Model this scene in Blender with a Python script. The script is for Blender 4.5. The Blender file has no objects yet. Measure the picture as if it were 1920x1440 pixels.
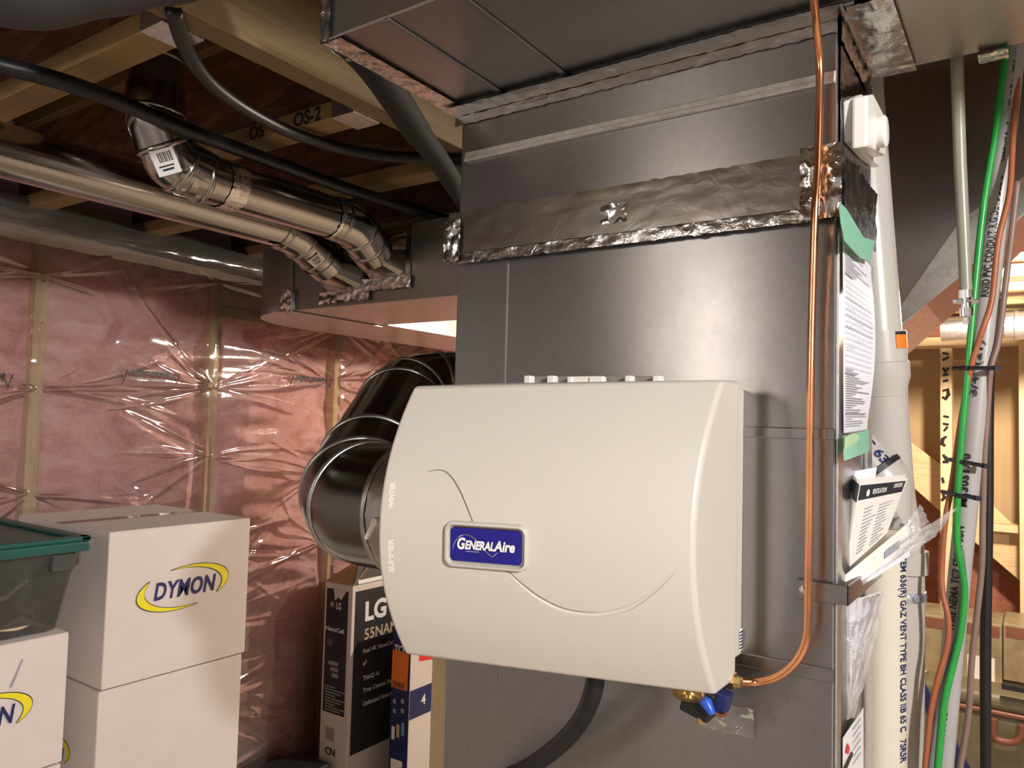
import bpy, bmesh, math, random
import numpy as np
from mathutils import Vector, Matrix, noise

# ---------------------------------------------------------------- camera, world, light, exposure
SC = bpy.context.scene
COL = SC.collection
F, CX, CY, H = 1443.0, 960.0, 720.0, 1.55
YAW, PITCH, ROLL = map(math.radians, (34.5, 2.9, 1.55))
_f = np.array([-math.sin(YAW)*math.cos(PITCH), math.cos(YAW)*math.cos(PITCH), math.sin(PITCH)])
_r = np.array([math.cos(YAW), math.sin(YAW), 0.0]); _u = np.cross(_r, _f)
CR = _r*math.cos(ROLL)+_u*math.sin(ROLL); CU = _u*math.cos(ROLL)-_r*math.sin(ROLL); CF = _f
C0 = np.array([0, 0, H])
cam = bpy.data.objects.new('camera', bpy.data.cameras.new('camera')); COL.objects.link(cam)
cam.data.sensor_width = 36; cam.data.lens = F/1920*36; cam.data.clip_start = 0.02
cam.matrix_world = Matrix(((CR[0], CU[0], -CF[0], C0[0]), (CR[1], CU[1], -CF[1], C0[1]), (CR[2], CU[2], -CF[2], C0[2]), (0, 0, 0, 1)))
SC.camera = cam
SC.view_settings.view_transform = 'Standard'; SC.view_settings.look = 'None'
SC.view_settings.gamma = 1; SC.view_settings.use_curve_mapping = False
SC.view_settings.exposure = 0.22
W = bpy.data.worlds.new('world'); SC.world = W; W.use_nodes = True
W.node_tree.nodes['Background'].inputs[0].default_value = (0.9, 0.85, 0.8, 1)
W.node_tree.nodes['Background'].inputs[1].default_value = 0.09
def lamp(name, loc, power, col, rad):
    l = bpy.data.lights.new(name, 'POINT'); l.energy = power; l.color = col; l.shadow_soft_size = rad
    o = bpy.data.objects.new(name, l); COL.objects.link(o); o.location = loc; return o
lamp('ceiling_bulb', (1.3, -0.40, 2.12), 178, (1.0, 0.975, 0.985), 0.06)
lamp('back_room_bulb', (0.05, 3.35, 2.10), 185, (1.0, 0.87, 0.72), 0.06)
lamp('rear_fill', (-1.40, -2.0, 2.08), 30, (1.0, 0.90, 0.80), 0.22)  # unseen fill light added behind the camera, placed for the duct's vertical streak

# ---------------------------------------------------------------- pixel -> world (1920x1440 frame)
def ray(px, py): return CR*(px-CX)/F - CU*(py-CY)/F + CF
def aty(px, py, Y): d = ray(px, py); return C0+d*(Y/d[1])
def atx(px, py, X): d = ray(px, py); return C0+d*(X/d[0])
def atz(px, py, Z): d = ray(px, py); return C0+d*((Z-H)/d[2])
def atd(px, py, D): return C0+ray(px, py)*D

# ---------------------------------------------------------------- materials
def nodes(name):
    m = bpy.data.materials.new(name); m.use_nodes = True
    nt = m.node_tree; b = nt.nodes['Principled BSDF']
    return m, nt, b
def setin(b, **k):
    for key, v in k.items():
        i = b.inputs[key.replace('_', ' ')]
        i.default_value = (*v, 1) if isinstance(v, tuple) and len(v) == 3 else v
def coords(nt, scale=(1, 1, 1), rot=(0, 0, 0)):
    tc = nt.nodes.new('ShaderNodeTexCoord'); mp = nt.nodes.new('ShaderNodeMapping')
    mp.inputs['Scale'].default_value = scale; mp.inputs['Rotation'].default_value = rot
    nt.links.new(tc.outputs['Object'], mp.inputs['Vector']); return mp.outputs[0]
def noisetex(nt, vec, scale, detail=4, rough=.55, dist=0):
    n = nt.nodes.new('ShaderNodeTexNoise'); n.inputs['Scale'].default_value = scale
    n.inputs['Detail'].default_value = detail; n.inputs['Roughness'].default_value = rough; n.inputs['Distortion'].default_value = dist
    nt.links.new(vec, n.inputs['Vector']); return n.outputs['Fac']
def ramp(nt, fac, stops):
    r = nt.nodes.new('ShaderNodeValToRGB'); e = r.color_ramp.elements
    while len(e) < len(stops): e.new(0.5)
    for i, (p, c) in enumerate(stops):
        e[i].position = p; e[i].color = (*c, 1) if len(c) == 3 else c
    nt.links.new(fac, r.inputs[0]); return r.outputs[0]
def bump(nt, b, h, strength, dist=0.002):
    n = nt.nodes.new('ShaderNodeBump'); n.inputs['Strength'].default_value = strength; n.inputs['Distance'].default_value = dist
    nt.links.new(h, n.inputs['Height']); nt.links.new(n.outputs[0], b.inputs['Normal'])
def plain(name, col, rough=.5, metal=0.0, var=.08, nscale=30, bumps=0.0, **k):
    m, nt, b = nodes(name); setin(b, Roughness=rough, Metallic=metal, **k)
    v = coords(nt); f = noisetex(nt, v, nscale)
    lo = tuple(c*(1-var) for c in col); hi = tuple(min(1, c*(1+var)) for c in col)
    nt.links.new(ramp(nt, f, [(.3, lo), (.7, hi)]), b.inputs['Base Color'])
    if bumps: bump(nt, b, noisetex(nt, v, nscale*8, 2), bumps, .0006)
    return m
def galv(name, col=(.60, .59, .575), rough=.3, grain=(4, 4, 260), gs=.06, spangle=.10, aniso=0, rot=0):
    m, nt, b = nodes(name); setin(b, Metallic=1.0)
    if aniso:
        setin(b, Anisotropic=aniso, Anisotropic_Rotation=rot); tg = nt.nodes.new('ShaderNodeTangent'); tg.direction_type = 'RADIAL'; tg.axis = 'Z'; nt.links.new(tg.outputs[0], b.inputs['Tangent'])
    v = coords(nt)
    vo = nt.nodes.new('ShaderNodeTexVoronoi'); vo.inputs['Scale'].default_value = 120; nt.links.new(v, vo.inputs['Vector'])
    sep = nt.nodes.new('ShaderNodeSeparateColor'); nt.links.new(vo.outputs['Color'], sep.inputs[0])
    c = ramp(nt, sep.outputs[0], [(0, tuple(x*(1-spangle) for x in col)), (1, tuple(min(1, x*(1+spangle)) for x in col))])
    nt.links.new(c, b.inputs['Base Color'])
    n = noisetex(nt, v, 5, 3)
    r = nt.nodes.new('ShaderNodeMapRange'); r.inputs[3].default_value = rough-.06; r.inputs[4].default_value = rough+.10
    nt.links.new(n, r.inputs[0]); nt.links.new(r.outputs[0], b.inputs['Roughness'])
    g = noisetex(nt, coords(nt, grain), 3.0, 3)
    big = noisetex(nt, v, 3.2, 2)
    add = nt.nodes.new('ShaderNodeMath'); add.operation = 'MULTIPLY_ADD'; nt.links.new(big, add.inputs[0]); add.inputs[1].default_value = 9.0
    nt.links.new(g, add.inputs[2]); bump(nt, b, add.outputs[0], gs, .004)
    return m
def wood(name, a, c, grain=(2, 30, 30), rough=.65):
    m, nt, b = nodes(name); setin(b, Roughness=rough)
    v = coords(nt, grain); f = noisetex(nt, v, 2.2, 6, .6, .8)
    nt.links.new(ramp(nt, f, [(.3, a), (.55, c), (.8, tuple(x*.8 for x in a))]), b.inputs['Base Color'])
    bump(nt, b, f, .25, .0008); return m
M = {}
M['galv'] = galv('galvanised_steel', (.36, .352, .355), .27, (3, 3, 300), .006, .03, .80, .25)
M['galv_dark'] = galv('dull_galvanised_steel', (.40, .39, .37), .32, (3, 3, 200), .015, .03)
M['galv_pipe'] = galv('galvanised_pipe', (.40, .385, .36), .15, (60, 3, 60), .008, .04)
M['galv_black'] = galv('dark_glossy_pipe', (.155, .15, .13), .17, (50, 50, 50), .008, .03)
M['galv_bright'] = galv('bright_spangled_steel', (.74, .73, .70), .34, (40, 40, 40), .03, .09)
def foil(name, col, rough, s):
    m, nt, b = nodes(name); setin(b, Metallic=1.0, Roughness=rough, Base_Color=col)
    v = coords(nt); f = noisetex(nt, v, 46, 4, .6, 1.5); bump(nt, b, f, s, .006); return m
M['foil'] = foil('foil_tape', (.70, .68, .65), .16, .35)
M['foil_smooth'] = foil('smooth_foil_tape', (.60, .58, .56), .2, .035)
M['foil_mid'] = foil('lightly_wrinkled_foil', (.58, .56, .54), .18, .16)
M['foil_dark'] = foil('darkened_foil', (.13, .135, .15), .16, .22)  # foil darkened; dark reflections of the duct side are put into its colour
M['spf'] = wood('spruce_lumber', (.52, .36, .17), (.66, .49, .26))
M['spf_y'] = wood('spruce_lumber_crosswise', (.52, .36, .17), (.66, .49, .26), (30, 2, 30))
M['spf_z'] = wood('spruce_stud', (.55, .40, .20), (.68, .52, .30), (30, 30, 2))
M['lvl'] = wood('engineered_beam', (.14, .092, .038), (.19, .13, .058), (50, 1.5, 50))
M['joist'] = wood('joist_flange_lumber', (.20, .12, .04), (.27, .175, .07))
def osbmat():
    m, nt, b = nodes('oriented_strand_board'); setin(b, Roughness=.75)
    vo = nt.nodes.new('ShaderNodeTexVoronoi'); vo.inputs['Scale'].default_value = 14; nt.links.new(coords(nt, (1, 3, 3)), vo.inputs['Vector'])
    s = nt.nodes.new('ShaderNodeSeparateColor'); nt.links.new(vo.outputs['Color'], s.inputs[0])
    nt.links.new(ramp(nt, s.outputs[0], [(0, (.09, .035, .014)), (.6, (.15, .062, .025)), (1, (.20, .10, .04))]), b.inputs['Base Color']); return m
M['osb'] = osbmat()
def fiberglass(name, a, c, d):
    m, nt, b = nodes(name); setin(b, Roughness=.95)
    v = coords(nt, (1, 1, 1.5)); f = noisetex(nt, v, 5.5, 8, .72, 1.1)
    nt.links.new(ramp(nt, f, [(.28, a), (.5, c), (.72, d)]), b.inputs['Base Color'])
    bump(nt, b, noisetex(nt, v, 34, 6, .7), .6, .01); return m
M['pink'] = fiberglass('pink_fibreglass', (.50, .215, .19), (.80, .44, .41), (.93, .68, .64))
M['pink_shaded'] = fiberglass('shaded_fibreglass', (.22, .075, .04), (.32, .12, .07), (.40, .17, .10))  # darker copy of the pink insulation; its shade is put into the colour
def film(name, tint, spec, milk, rough):
    m = bpy.data.materials.new(name); m.use_nodes = True; nt = m.node_tree; nt.nodes.clear(); N = nt.nodes.new
    out = N('ShaderNodeOutputMaterial'); tr = N('ShaderNodeBsdfTransparent'); tr.inputs[0].default_value = (*tint, 1)
    gl = N('ShaderNodeBsdfGlossy'); gl.inputs['Roughness'].default_value = rough; gl.inputs[0].default_value = (1, 1, 1, 1)
    df = N('ShaderNodeBsdfDiffuse'); df.inputs[0].default_value = (.8, .78, .76, 1)
    lw = N('ShaderNodeFresnel'); lw.inputs[0].default_value = spec
    m1 = N('ShaderNodeMixShader'); m1.inputs[0].default_value = milk
    nt.links.new(tr.outputs[0], m1.inputs[1]); nt.links.new(df.outputs[0], m1.inputs[2])
    m2 = N('ShaderNodeMixShader'); nt.links.new(lw.outputs[0], m2.inputs[0]); nt.links.new(m1.outputs[0], m2.inputs[1]); nt.links.new(gl.outputs[0], m2.inputs[2])
    v = coords(nt, (1, 1, 2.5)); bp = N('ShaderNodeBump'); bp.inputs['Strength'].default_value = .10; bp.inputs['Distance'].default_value = .006
    nt.links.new(noisetex(nt, v, 9, 3, .5, 1.2), bp.inputs['Height']); nt.links.new(bp.outputs[0], gl.inputs['Normal']); nt.links.new(bp.outputs[0], lw.inputs['Normal'])
    nt.links.new(m2.outputs[0], out.inputs[0]); return m
M['poly'] = film('clear_polyethylene', (.95, .94, .93), 1.9, .07, .07)
M['bag'] = film('clear_bag_plastic', (.93, .92, .93), 1.6, .34, .22)
M['tote'] = film('translucent_tote_plastic', (.50, .57, .53), 1.4, .07, .22)
M['cleartape'] = film('clear_tape', (.9, .88, .86), 1.6, .06, .12)
M['beige'] = plain('ivory_moulded_plastic', (.575, .54, .465), .42, var=.02, nscale=6, bumps=.10)
M['ivory'] = plain('white_plastic', (.80, .77, .70), .35, var=.02)
M['greyplastic'] = plain('grey_plastic', (.20, .19, .16), .4)
M['white_card'] = plain('white_corrugated_card', (.66, .605, .575), .7, var=.03, nscale=9, bumps=.05)
M['white'] = plain('white_print', (.80, .79, .78), .5, var=.02)
M['paper'] = plain('white_paper', (.78, .78, .82), .6, var=.03)
M['cream_paper'] = plain('booklet_paper', (.76, .72, .64), .6, var=.04)
M['black'] = plain('black_rubber', (.008, .008, .009), .42)
M['black_foam'] = plain('black_foam_sleeve', (.009, .010, .011), .8)
M['black_print'] = plain('black_print', (.015, .015, .017), .45)
M['grey_print'] = plain('grey_print', (.30, .30, .33), .6)
M['charcoal'] = plain('charcoal_card_print', (.022, .023, .026), .5)
M['navy'] = plain('navy_print', (.012, .018, .10), .45)
M['royal'] = plain('royal_blue_enamel', (.012, .010, .20), .18)
M['yellow'] = plain('yellow_print', (.82, .70, .02), .5, var=.03)
M['orange'] = plain('orange_sticker', (.80, .19, .02), .5)
M['red'] = plain('red_print', (.75, .03, .03), .5)
M['copper'] = plain('copper', (.86, .40, .19), .2, 1.0, var=.10, nscale=40)
M['brass'] = plain('brass', (.72, .52, .22), .25, 1.0)
M['chrome'] = plain('chrome', (.78, .77, .75), .12, 1.0)
M['steel_wire'] = plain('zinc_strap', (.45, .46, .50), .4, .8)
M['pvc_cream'] = plain('cream_vent_pipe', (.64, .595, .48), .32, var=.03, nscale=8)
M['pvc_white'] = plain('grey_white_vent_pipe', (.46, .435, .39), .3, var=.03, nscale=8)
M['pvc_grey'] = plain('grey_conduit_plastic', (.38, .365, .35), .36, var=.04)
M['green_wire'] = plain('green_wire_jacket', (.02, .30, .045), .35)
M['grey_wire'] = plain('grey_wire_jacket', (.16, .17, .18), .4)
M['brown_wire'] = plain('brown_wire_jacket', (.20, .065, .035), .45)
M['mauve_wire'] = plain('dull_brown_cable', (.22, .14, .11), .45)
M['green_tape'] = plain('green_masking_tape', (.22, .50, .35), .6, var=.05)
M['green_lid'] = plain('green_tote_lid', (.012, .085, .070), .4)
M['bluewire'] = plain('blue_wire_nut', (.02, .10, .55), .35)
M['tube_clear'] = plain('milky_tubing', (.27, .265, .20), .3, var=.05)
M['tan'] = plain('tan_wall_board', (.44, .30, .15), .8, var=.05, nscale=4)
M['card'] = plain('brown_cardboard', (.42, .27, .13), .75, var=.06)
M['tapecard'] = plain('taped_brown_box', (.24, .185, .10), .35, var=.25, nscale=14)
M['suit'] = plain('olive_suitcase_vinyl', (.12, .10, .05), .5, var=.12)
M['brownleather'] = plain('brown_leather_trim', (.17, .055, .03), .5)
M['concrete'] = plain('concrete_floor', (.50, .44, .36), .85, var=.14, nscale=3, bumps=.2)
M['drywall'] = plain('bare_drywall', (.52, .51, .52), .85, var=.05, nscale=3)
M['fabric_dark'] = plain('dark_packed_fabric', (.03, .035, .045), .8, var=.4, nscale=9)
M['strap'] = plain('beige_webbing', (.48, .38, .26), .8)
M['flex'] = plain('grey_flex_duct_sleeve', (.032, .031, .034), .6, var=.2, nscale=10)
M['teal'] = plain('teal_print', (.1, .35, .5), .5)

# ---------------------------------------------------------------- geometry helpers
V3 = lambda p: np.array(p, float)
def nrm(v): v = V3(v); return v/np.linalg.norm(v)
class MB:
    def __init__(s): s.v = []; s.f = []
    def add(s, vs, fs):
        o = len(s.v); s.v += [tuple(map(float, p)) for p in vs]; s.f += [tuple(i+o for i in f) for f in fs]; return s
    def box(s, a, b):
        a, b = np.minimum(a, b), np.maximum(a, b); x0, y0, z0 = a; x1, y1, z1 = b
        return s.add([(x0,y0,z0),(x1,y0,z0),(x1,y1,z0),(x0,y1,z0),(x0,y0,z1),(x1,y0,z1),(x1,y1,z1),(x0,y1,z1)],
                     [(3,2,1,0),(4,5,6,7),(0,1,5,4),(1,2,6,5),(2,3,7,6),(3,0,4,7)])
    def obox(s, c, ax, ay, az):      # oriented box: centre and three half axes
        c, ax, ay, az = map(V3, (c, ax, ay, az))
        pts = [c+i*ax+j*ay+k*az for k in (-1, 1) for i, j in ((-1,-1),(1,-1),(1,1),(-1,1))]
        return s.add(pts, [(3,2,1,0),(4,5,6,7),(0,1,5,4),(1,2,6,5),(2,3,7,6),(3,0,4,7)])
    def bar(s, p, q, w, up, t):      # plank from p to q, width w along up, thickness t
        p, q = V3(p), V3(q); d = q-p; u = V3(up); u = nrm(u-d*(u@d)/(d@d)); n = nrm(np.cross(d, u))
        return s.obox((p+q)/2, d/2, u*w/2, n*t/2)
    def prism(s, pts, ext):          # closed planar polygon extruded by vector
        n = len(pts); P = [V3(p) for p in pts]; e = V3(ext)
        return s.add(P+[p+e for p in P], [tuple(range(n-1, -1, -1)), tuple(range(n, 2*n))]+[(i, (i+1) % n, n+(i+1) % n, n+i) for i in range(n)])
    def grid(s, fn, nu, nv):
        vs = [fn(i/nu, j/nv) for j in range(nv+1) for i in range(nu+1)]
        return s.add(vs, [(j*(nu+1)+i, j*(nu+1)+i+1, (j+1)*(nu+1)+i+1, (j+1)*(nu+1)+i) for j in range(nv) for i in range(nu)])
    def tube(s, path, r, seg=16, cap=True, smooth=0):
        P = [V3(p) for p in path]
        if smooth: P = spline(P, smooth)
        R = r if hasattr(r, '__len__') else [r]*len(P)
        if len(R) != len(P): R = np.interp(np.linspace(0, 1, len(P)), np.linspace(0, 1, len(R)), R)
        t0 = nrm(P[1]-P[0]); a = np.cross(t0, (0, 0, 1) if abs(t0[2]) < .9 else (1, 0, 0)); a = nrm(a)
        vs = []
        for i, p in enumerate(P):
            t = nrm(P[min(i+1, len(P)-1)]-P[max(i-1, 0)]); a = nrm(a-t*(a@t)); b = np.cross(t, a)
            vs += [p+R[i]*(a*math.cos(k*2*math.pi/seg)+b*math.sin(k*2*math.pi/seg)) for k in range(seg)]
        n = len(P)
        fs = [(i*seg+k, i*seg+(k+1) % seg, (i+1)*seg+(k+1) % seg, (i+1)*seg+k) for i in range(n-1) for k in range(seg)]
        if cap: fs += [tuple(range(seg-1, -1, -1)), tuple((n-1)*seg+k for k in range(seg))]
        return s.add(vs, fs)
    def lathe(s, c, axis, prof, seg=24):   # prof: (distance along axis, radius)
        c, t = V3(c), nrm(axis)
        return s.tube_raw([c+t*d for d, r in prof], [r for d, r in prof], t, seg)
    def tube_raw(s, P, R, t, seg):
        a = nrm(np.cross(t, (0, 0, 1) if abs(t[2]) < .9 else (1, 0, 0))); b = np.cross(t, a); n = len(P)
        vs = [p+max(r, 1e-5)*(a*math.cos(k*2*math.pi/seg)+b*math.sin(k*2*math.pi/seg)) for p, r in zip(P, R) for k in range(seg)]
        return s.add(vs, [(i*seg+k, i*seg+(k+1) % seg, (i+1)*seg+(k+1) % seg, (i+1)*seg+k) for i in range(n-1) for k in range(seg)]+[tuple(range(seg-1, -1, -1)), tuple((n-1)*seg+k for k in range(seg))])
def spline(P, n):
    out = []
    for i in range(len(P)-1):
        p0, p1, p2, p3 = P[max(i-1, 0)], P[i], P[i+1], P[min(i+2, len(P)-1)]
        for k in range(n):
            t = k/n; out.append(.5*((2*p1)+(-p0+p2)*t+(2*p0-5*p1+4*p2-p3)*t*t+(-p0+3*p1-3*p2+p3)*t**3))
    return out+[P[-1]]
def fillet(P, R, n=10):                  # polyline with rounded corners
    P = [V3(p) for p in P]; out = [P[0]]
    for i in range(1, len(P)-1):
        a, b = nrm(P[i-1]-P[i]), nrm(P[i+1]-P[i]); th = math.acos(np.clip(a@b, -1, 1)); r = R if not hasattr(R, '__len__') else R[i-1]
        L = r/math.tan(th/2); c = P[i]+nrm(a+b)*r/math.sin(th/2); s, e = P[i]+a*L, P[i]+b*L
        for k in range(n+1):
            w = (1-k/n)*(s-c)+k/n*(e-c); out.append(c+nrm(w)*r)
    return out+[P[-1]]
WL = {}
def finish(o, me, parent):
    COL.objects.link(o)
    if parent is not None: o.parent = parent
def build(mb, name, mat, parent=None, smooth=None, bevel=None, label=None):
    v = np.array(mb.v, float)
    if parent is None:
        base = np.array([(v[:, 0].min()+v[:, 0].max())/2, (v[:, 1].min()+v[:, 1].max())/2, v[:, 2].min()]); loc = base
    else: base = WL[parent.name]; loc = np.zeros(3)
    me = bpy.data.meshes.new(name); me.from_pydata([tuple(p) for p in v-base], [], mb.f)
    bm = bmesh.new(); bm.from_mesh(me); bmesh.ops.recalc_face_normals(bm, faces=bm.faces); bm.to_mesh(me); bm.free()
    me.materials.append(M[mat] if isinstance(mat, str) else mat)
    if smooth:
        me.shade_smooth(); me.set_sharp_from_angle(angle=math.radians(smooth))
    o = bpy.data.objects.new(name, me); o.location = loc; finish(o, me, parent); WL[o.name] = base
    if bevel:
        b = o.modifiers.new('bevel', 'BEVEL'); b.width = bevel[0]; b.segments = bevel[1]; b.limit_method = 'ANGLE'; b.angle_limit = math.radians(40)
    if label: o['label'] = label
    return o
def tag(o, label, cat, group=None):
    o['label'] = label; o['category'] = cat
    if group: o['group'] = group
    return o
def struct(o, label=None):
    o['kind'] = 'structure'
    if label: o['label'] = label
    return o
def thing(name, loc, label, cat, group=None):
    o = bpy.data.objects.new(name, None); COL.objects.link(o); o.location = tuple(loc); o.empty_display_size = .05; WL[o.name] = V3(loc)
    return tag(o, label, cat, group)
_dg = None
def textmesh(s, size, bold=0, shear=0, sx=1.0, align='LEFT', extrude=0.0, spacing=1.0):
    cu = bpy.data.curves.new('t', 'FONT'); cu.body = s; cu.size = size; cu.offset = bold; cu.shear = shear; cu.align_x = align; cu.align_y = 'BOTTOM_BASELINE'
    cu.resolution_u = 3; cu.extrude = extrude; cu.space_character = spacing
    o = bpy.data.objects.new('t', cu); COL.objects.link(o); bpy.context.view_layer.update()
    me = bpy.data.meshes.new_from_object(o.evaluated_get(bpy.context.evaluated_depsgraph_get()))
    v = np.array([tuple(p.co) for p in me.vertices]).reshape(-1, 3); f = [tuple(p.vertices) for p in me.polygons]
    bpy.data.objects.remove(o); bpy.data.curves.remove(cu); bpy.data.meshes.remove(me)
    v[:, 0] *= sx; return v, f
def text(s, size, org, right, up, mat, parent, name='lettering', off=.0006, fit=None, **k):
    v, f = textmesh(s, size, **k); r, u = nrm(right), nrm(up); n = np.cross(r, u)
    if fit: v[:, 0] *= fit/max(1e-6, v[:, 0].max())
    P = [V3(org)+r*p[0]+u*p[1]+n*(p[2]+off) for p in v]
    return build(MB().add(P, f), name, mat, parent)
def quad(mb, org, r, u, x0, x1, y0, y1, off=.0006):
    r, u = V3(r), V3(u); n = np.cross(nrm(r), nrm(u)); o = V3(org)+n*off
    return mb.add([o+r*x0+u*y0, o+r*x1+u*y0, o+r*x1+u*y1, o+r*x0+u*y1], [(0, 1, 2, 3)])
def crumple(org, r, u, w, h, amp, seed, nu=40, nv=8, off=.001, fold=1.0):
    r, u = nrm(r), nrm(u); n = np.cross(r, u); org = V3(org)
    def fn(a, b):
        p = org+r*w*a+u*h*b
        e = noise.noise(Vector((a*w*60+seed, b*h*60, seed*.7)))*.6+noise.noise(Vector((a*w*150+seed, b*h*150, seed)))*.4
        je = noise.noise(Vector((a*w*90+seed*3, seed, 0)))*.0025*fold
        return p+n*(off+amp*(e+.6))+u*je*(2*b-1)
    return MB().grid(fn, nu, nv)
def barcode(mb, org, r, u, x0, x1, y0, y1, n, seed, off=.0009):
    rd = random.Random(seed); x = x0
    while x < x1:
        w = rd.choice((.4, .7, 1.1))*(x1-x0)/n; quad(mb, org, r, u, x, min(x1, x+w), y0, y1, off); x += w*1.9
    return mb
X, Y_, Z_ = V3((1, 0, 0)), V3((0, 1, 0)), V3((0, 0, 1))

# ================================================================ THE SETTING
floor = struct(build(MB().box((-2.75, -3.1, -.1), (4.6, 5.3, 0)), 'floor', 'concrete'), 'pale concrete basement floor')
ZJ, ZT = 2.17, 2.47
ceil = struct(build(MB().box((-2.75, -3.1, ZT), (4.6, 5.3, ZT+.02)), 'ceiling', 'osb'), 'strand board subfloor above open joists')
def ijoist(x0, x1, y):
    w = build(MB().box((x0, y-.005, ZJ+.038), (x1, y+.005, ZT-.038)), 'floor_joist', 'osb', ceil)
    for z0, z1 in ((ZJ, ZJ+.038), (ZT-.038, ZT)):
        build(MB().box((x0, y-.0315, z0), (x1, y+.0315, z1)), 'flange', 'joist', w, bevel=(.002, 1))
    return w
JY = [-2.57, -2.16, -1.76, -1.35, -.94, -.53, -.13, .28, .69, 1.10, 1.47, 1.88, 2.28, 2.69, 3.1]
for y in JY:
    j = ijoist(-2.68, -1.136, y)
    h = MB().box((-1.20, y-.034, ZJ-.003), (-1.136, y+.034, ZJ)); h.box((-1.20, y-.037, ZJ-.003), (-1.136, y-.034, ZJ+.09)); h.box((-1.20, y+.034, ZJ-.003), (-1.136, y+.037, ZJ+.09))
    build(h, 'joist_hanger', 'galv_bright', j)
    for s_, x in (('OS', aty(467, 250, 1.068)[0]), ('OS-2', aty(550, 222, 1.068)[0])) if abs(y-1.10) < .01 else ():
        text(s_, .042, (x, y-.0316, ZJ+.004), X, Z_, 'black_print', j, bold=.0012, off=.0008)
for y in JY[:8]+[2.28, 2.69, 3.1, 3.5, 3.9, 4.3]:
    ijoist(-1.08, 4.5, y)
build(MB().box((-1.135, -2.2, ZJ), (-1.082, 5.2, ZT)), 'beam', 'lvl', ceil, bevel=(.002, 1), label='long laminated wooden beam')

# pink insulated wall behind clear polyethylene
XW = -2.55
wl = struct(build(MB().box((-2.75, -3.1, 0), (-2.70, 5.3, ZT)), 'wall_left', 'drywall'), 'pink insulated stud wall under clear plastic')
SY = [-.1, .51, 1.125, 1.74, 2.355, 2.75, 2.945, 3.55, 4.16, 4.77]
for y in SY:
    build(MB().box((XW-.14, y-.019, .04), (XW, y+.019, 2.10)), 'stud', 'spf_z', wl, bevel=(.0015, 1))
build(MB().box((XW-.14, -2.2, 0), (XW, 5.2, .038)), 'sole_plate', 'spf_y', wl)
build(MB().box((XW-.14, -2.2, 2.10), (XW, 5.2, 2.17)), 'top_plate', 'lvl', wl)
for k, (y0, y1) in enumerate(zip(SY[:-1], SY[1:])):
    ny, nz = max(4, int((y1-y0)/.025)), 80
    def fn(a, b, y0=y0, y1=y1, k=k):
        y = y0+.019+(y1-y0-.038)*a; z = .04+2.06*b
        e = noise.fractal(Vector((y*5, z*5, k*3.1)), 1.0, 2.0, 4)
        return (XW-.030+.020*e+.020*math.sin(math.pi*a)**.5-.015, y, z)
    build(MB().grid(fn, ny, nz), 'insulation_batt', 'pink', wl, smooth=180)
build(MB().box((XW-.1, 1.76, aty(440, 590, 1.74)[2]), (XW-.001, 2.33, aty(440, 590, 1.74)[2]+.038)), 'blocking', 'spf_y', wl)
rng = np.random.RandomState(4)
y_ = np.linspace(.60, 3.2, 400); z_ = np.linspace(.02, 2.14, 760); Yg, Zg = np.meshgrid(y_, z_)
hgt = .004*np.sin(Yg*5.3+1.7*np.sin(Zg*3))*np.cos(Zg*4.1+Yg)
for q in range(60):
    ph, kz, ky, am = rng.rand()*6.3, rng.uniform(30, 95), rng.uniform(-14, 14), rng.uniform(.0004, .0013)
    cy, cz, sg = rng.uniform(.7, 3.0), rng.uniform(.5, 1.9), rng.uniform(.15, .4)
    hgt += am*np.sin(kz*Zg+ky*Yg+ph+.8*np.sin(7*Yg+ph))*np.exp(-((Yg-cy)**2+(Zg-cz)**2*2)/(sg*sg))
for y in SY:
    if y < .2 or y > 3.4: continue
    zz = .12+rng.rand()*.15
    while zz < 2.1:
        for side in (-1, 1):
            for q in range(rng.randint(6, 11)):
                ang = rng.normal(0, .30); L = rng.uniform(.22, .60); w = rng.uniform(.0040, .011); A = w*rng.uniform(.25, .8)
                du, dz = side*math.cos(ang), math.sin(ang); bend = rng.uniform(-.5, .5)
                a = (Yg-y)*du+(Zg-zz)*dz; p = -(Yg-y)*dz+(Zg-zz)*du+bend*a*a
                msk = (a > 0) & (a < L)
                t = np.clip(a/L, 0, 1)
                hgt += np.where(msk, A*np.sin(np.pi*t**.55)*np.exp(-(p/(w*(.5+1.6*t)))**2), 0)
        zz += rng.uniform(.20, .42)
near = np.min([np.abs(Yg-y) for y in SY], axis=0)
hgt = hgt*np.clip(near/.03, .15, 1)+.006*np.clip(near/.2, 0, 1)
xs = XW+.006+hgt
mb = MB(); mb.v = list(zip(xs.ravel(), Yg.ravel(), Zg.ravel()))
nu = len(y_); mb.f = [(j*nu+i, j*nu+i+1, (j+1)*nu+i+1, (j+1)*nu+i) for j in range(len(z_)-1) for i in range(nu-1)]
polyo = build(mb, 'vapour_barrier', 'poly', wl, smooth=180, label='wrinkled clear polyethylene sheet stapled over pink insulation')
def fnroll(a, b):
    y = .2+3.1*a; t = b*math.pi*1.1; e = .006*noise.noise(Vector((y*14, b*6, 2)))
    return (XW+.012+.028*math.sin(t)+e, y, 2.06+.14*b+e)
build(MB().grid(fnroll, 160, 8), 'plastic_edge', M['poly'], wl, smooth=180, label='bunched plastic along the top plate')
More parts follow.
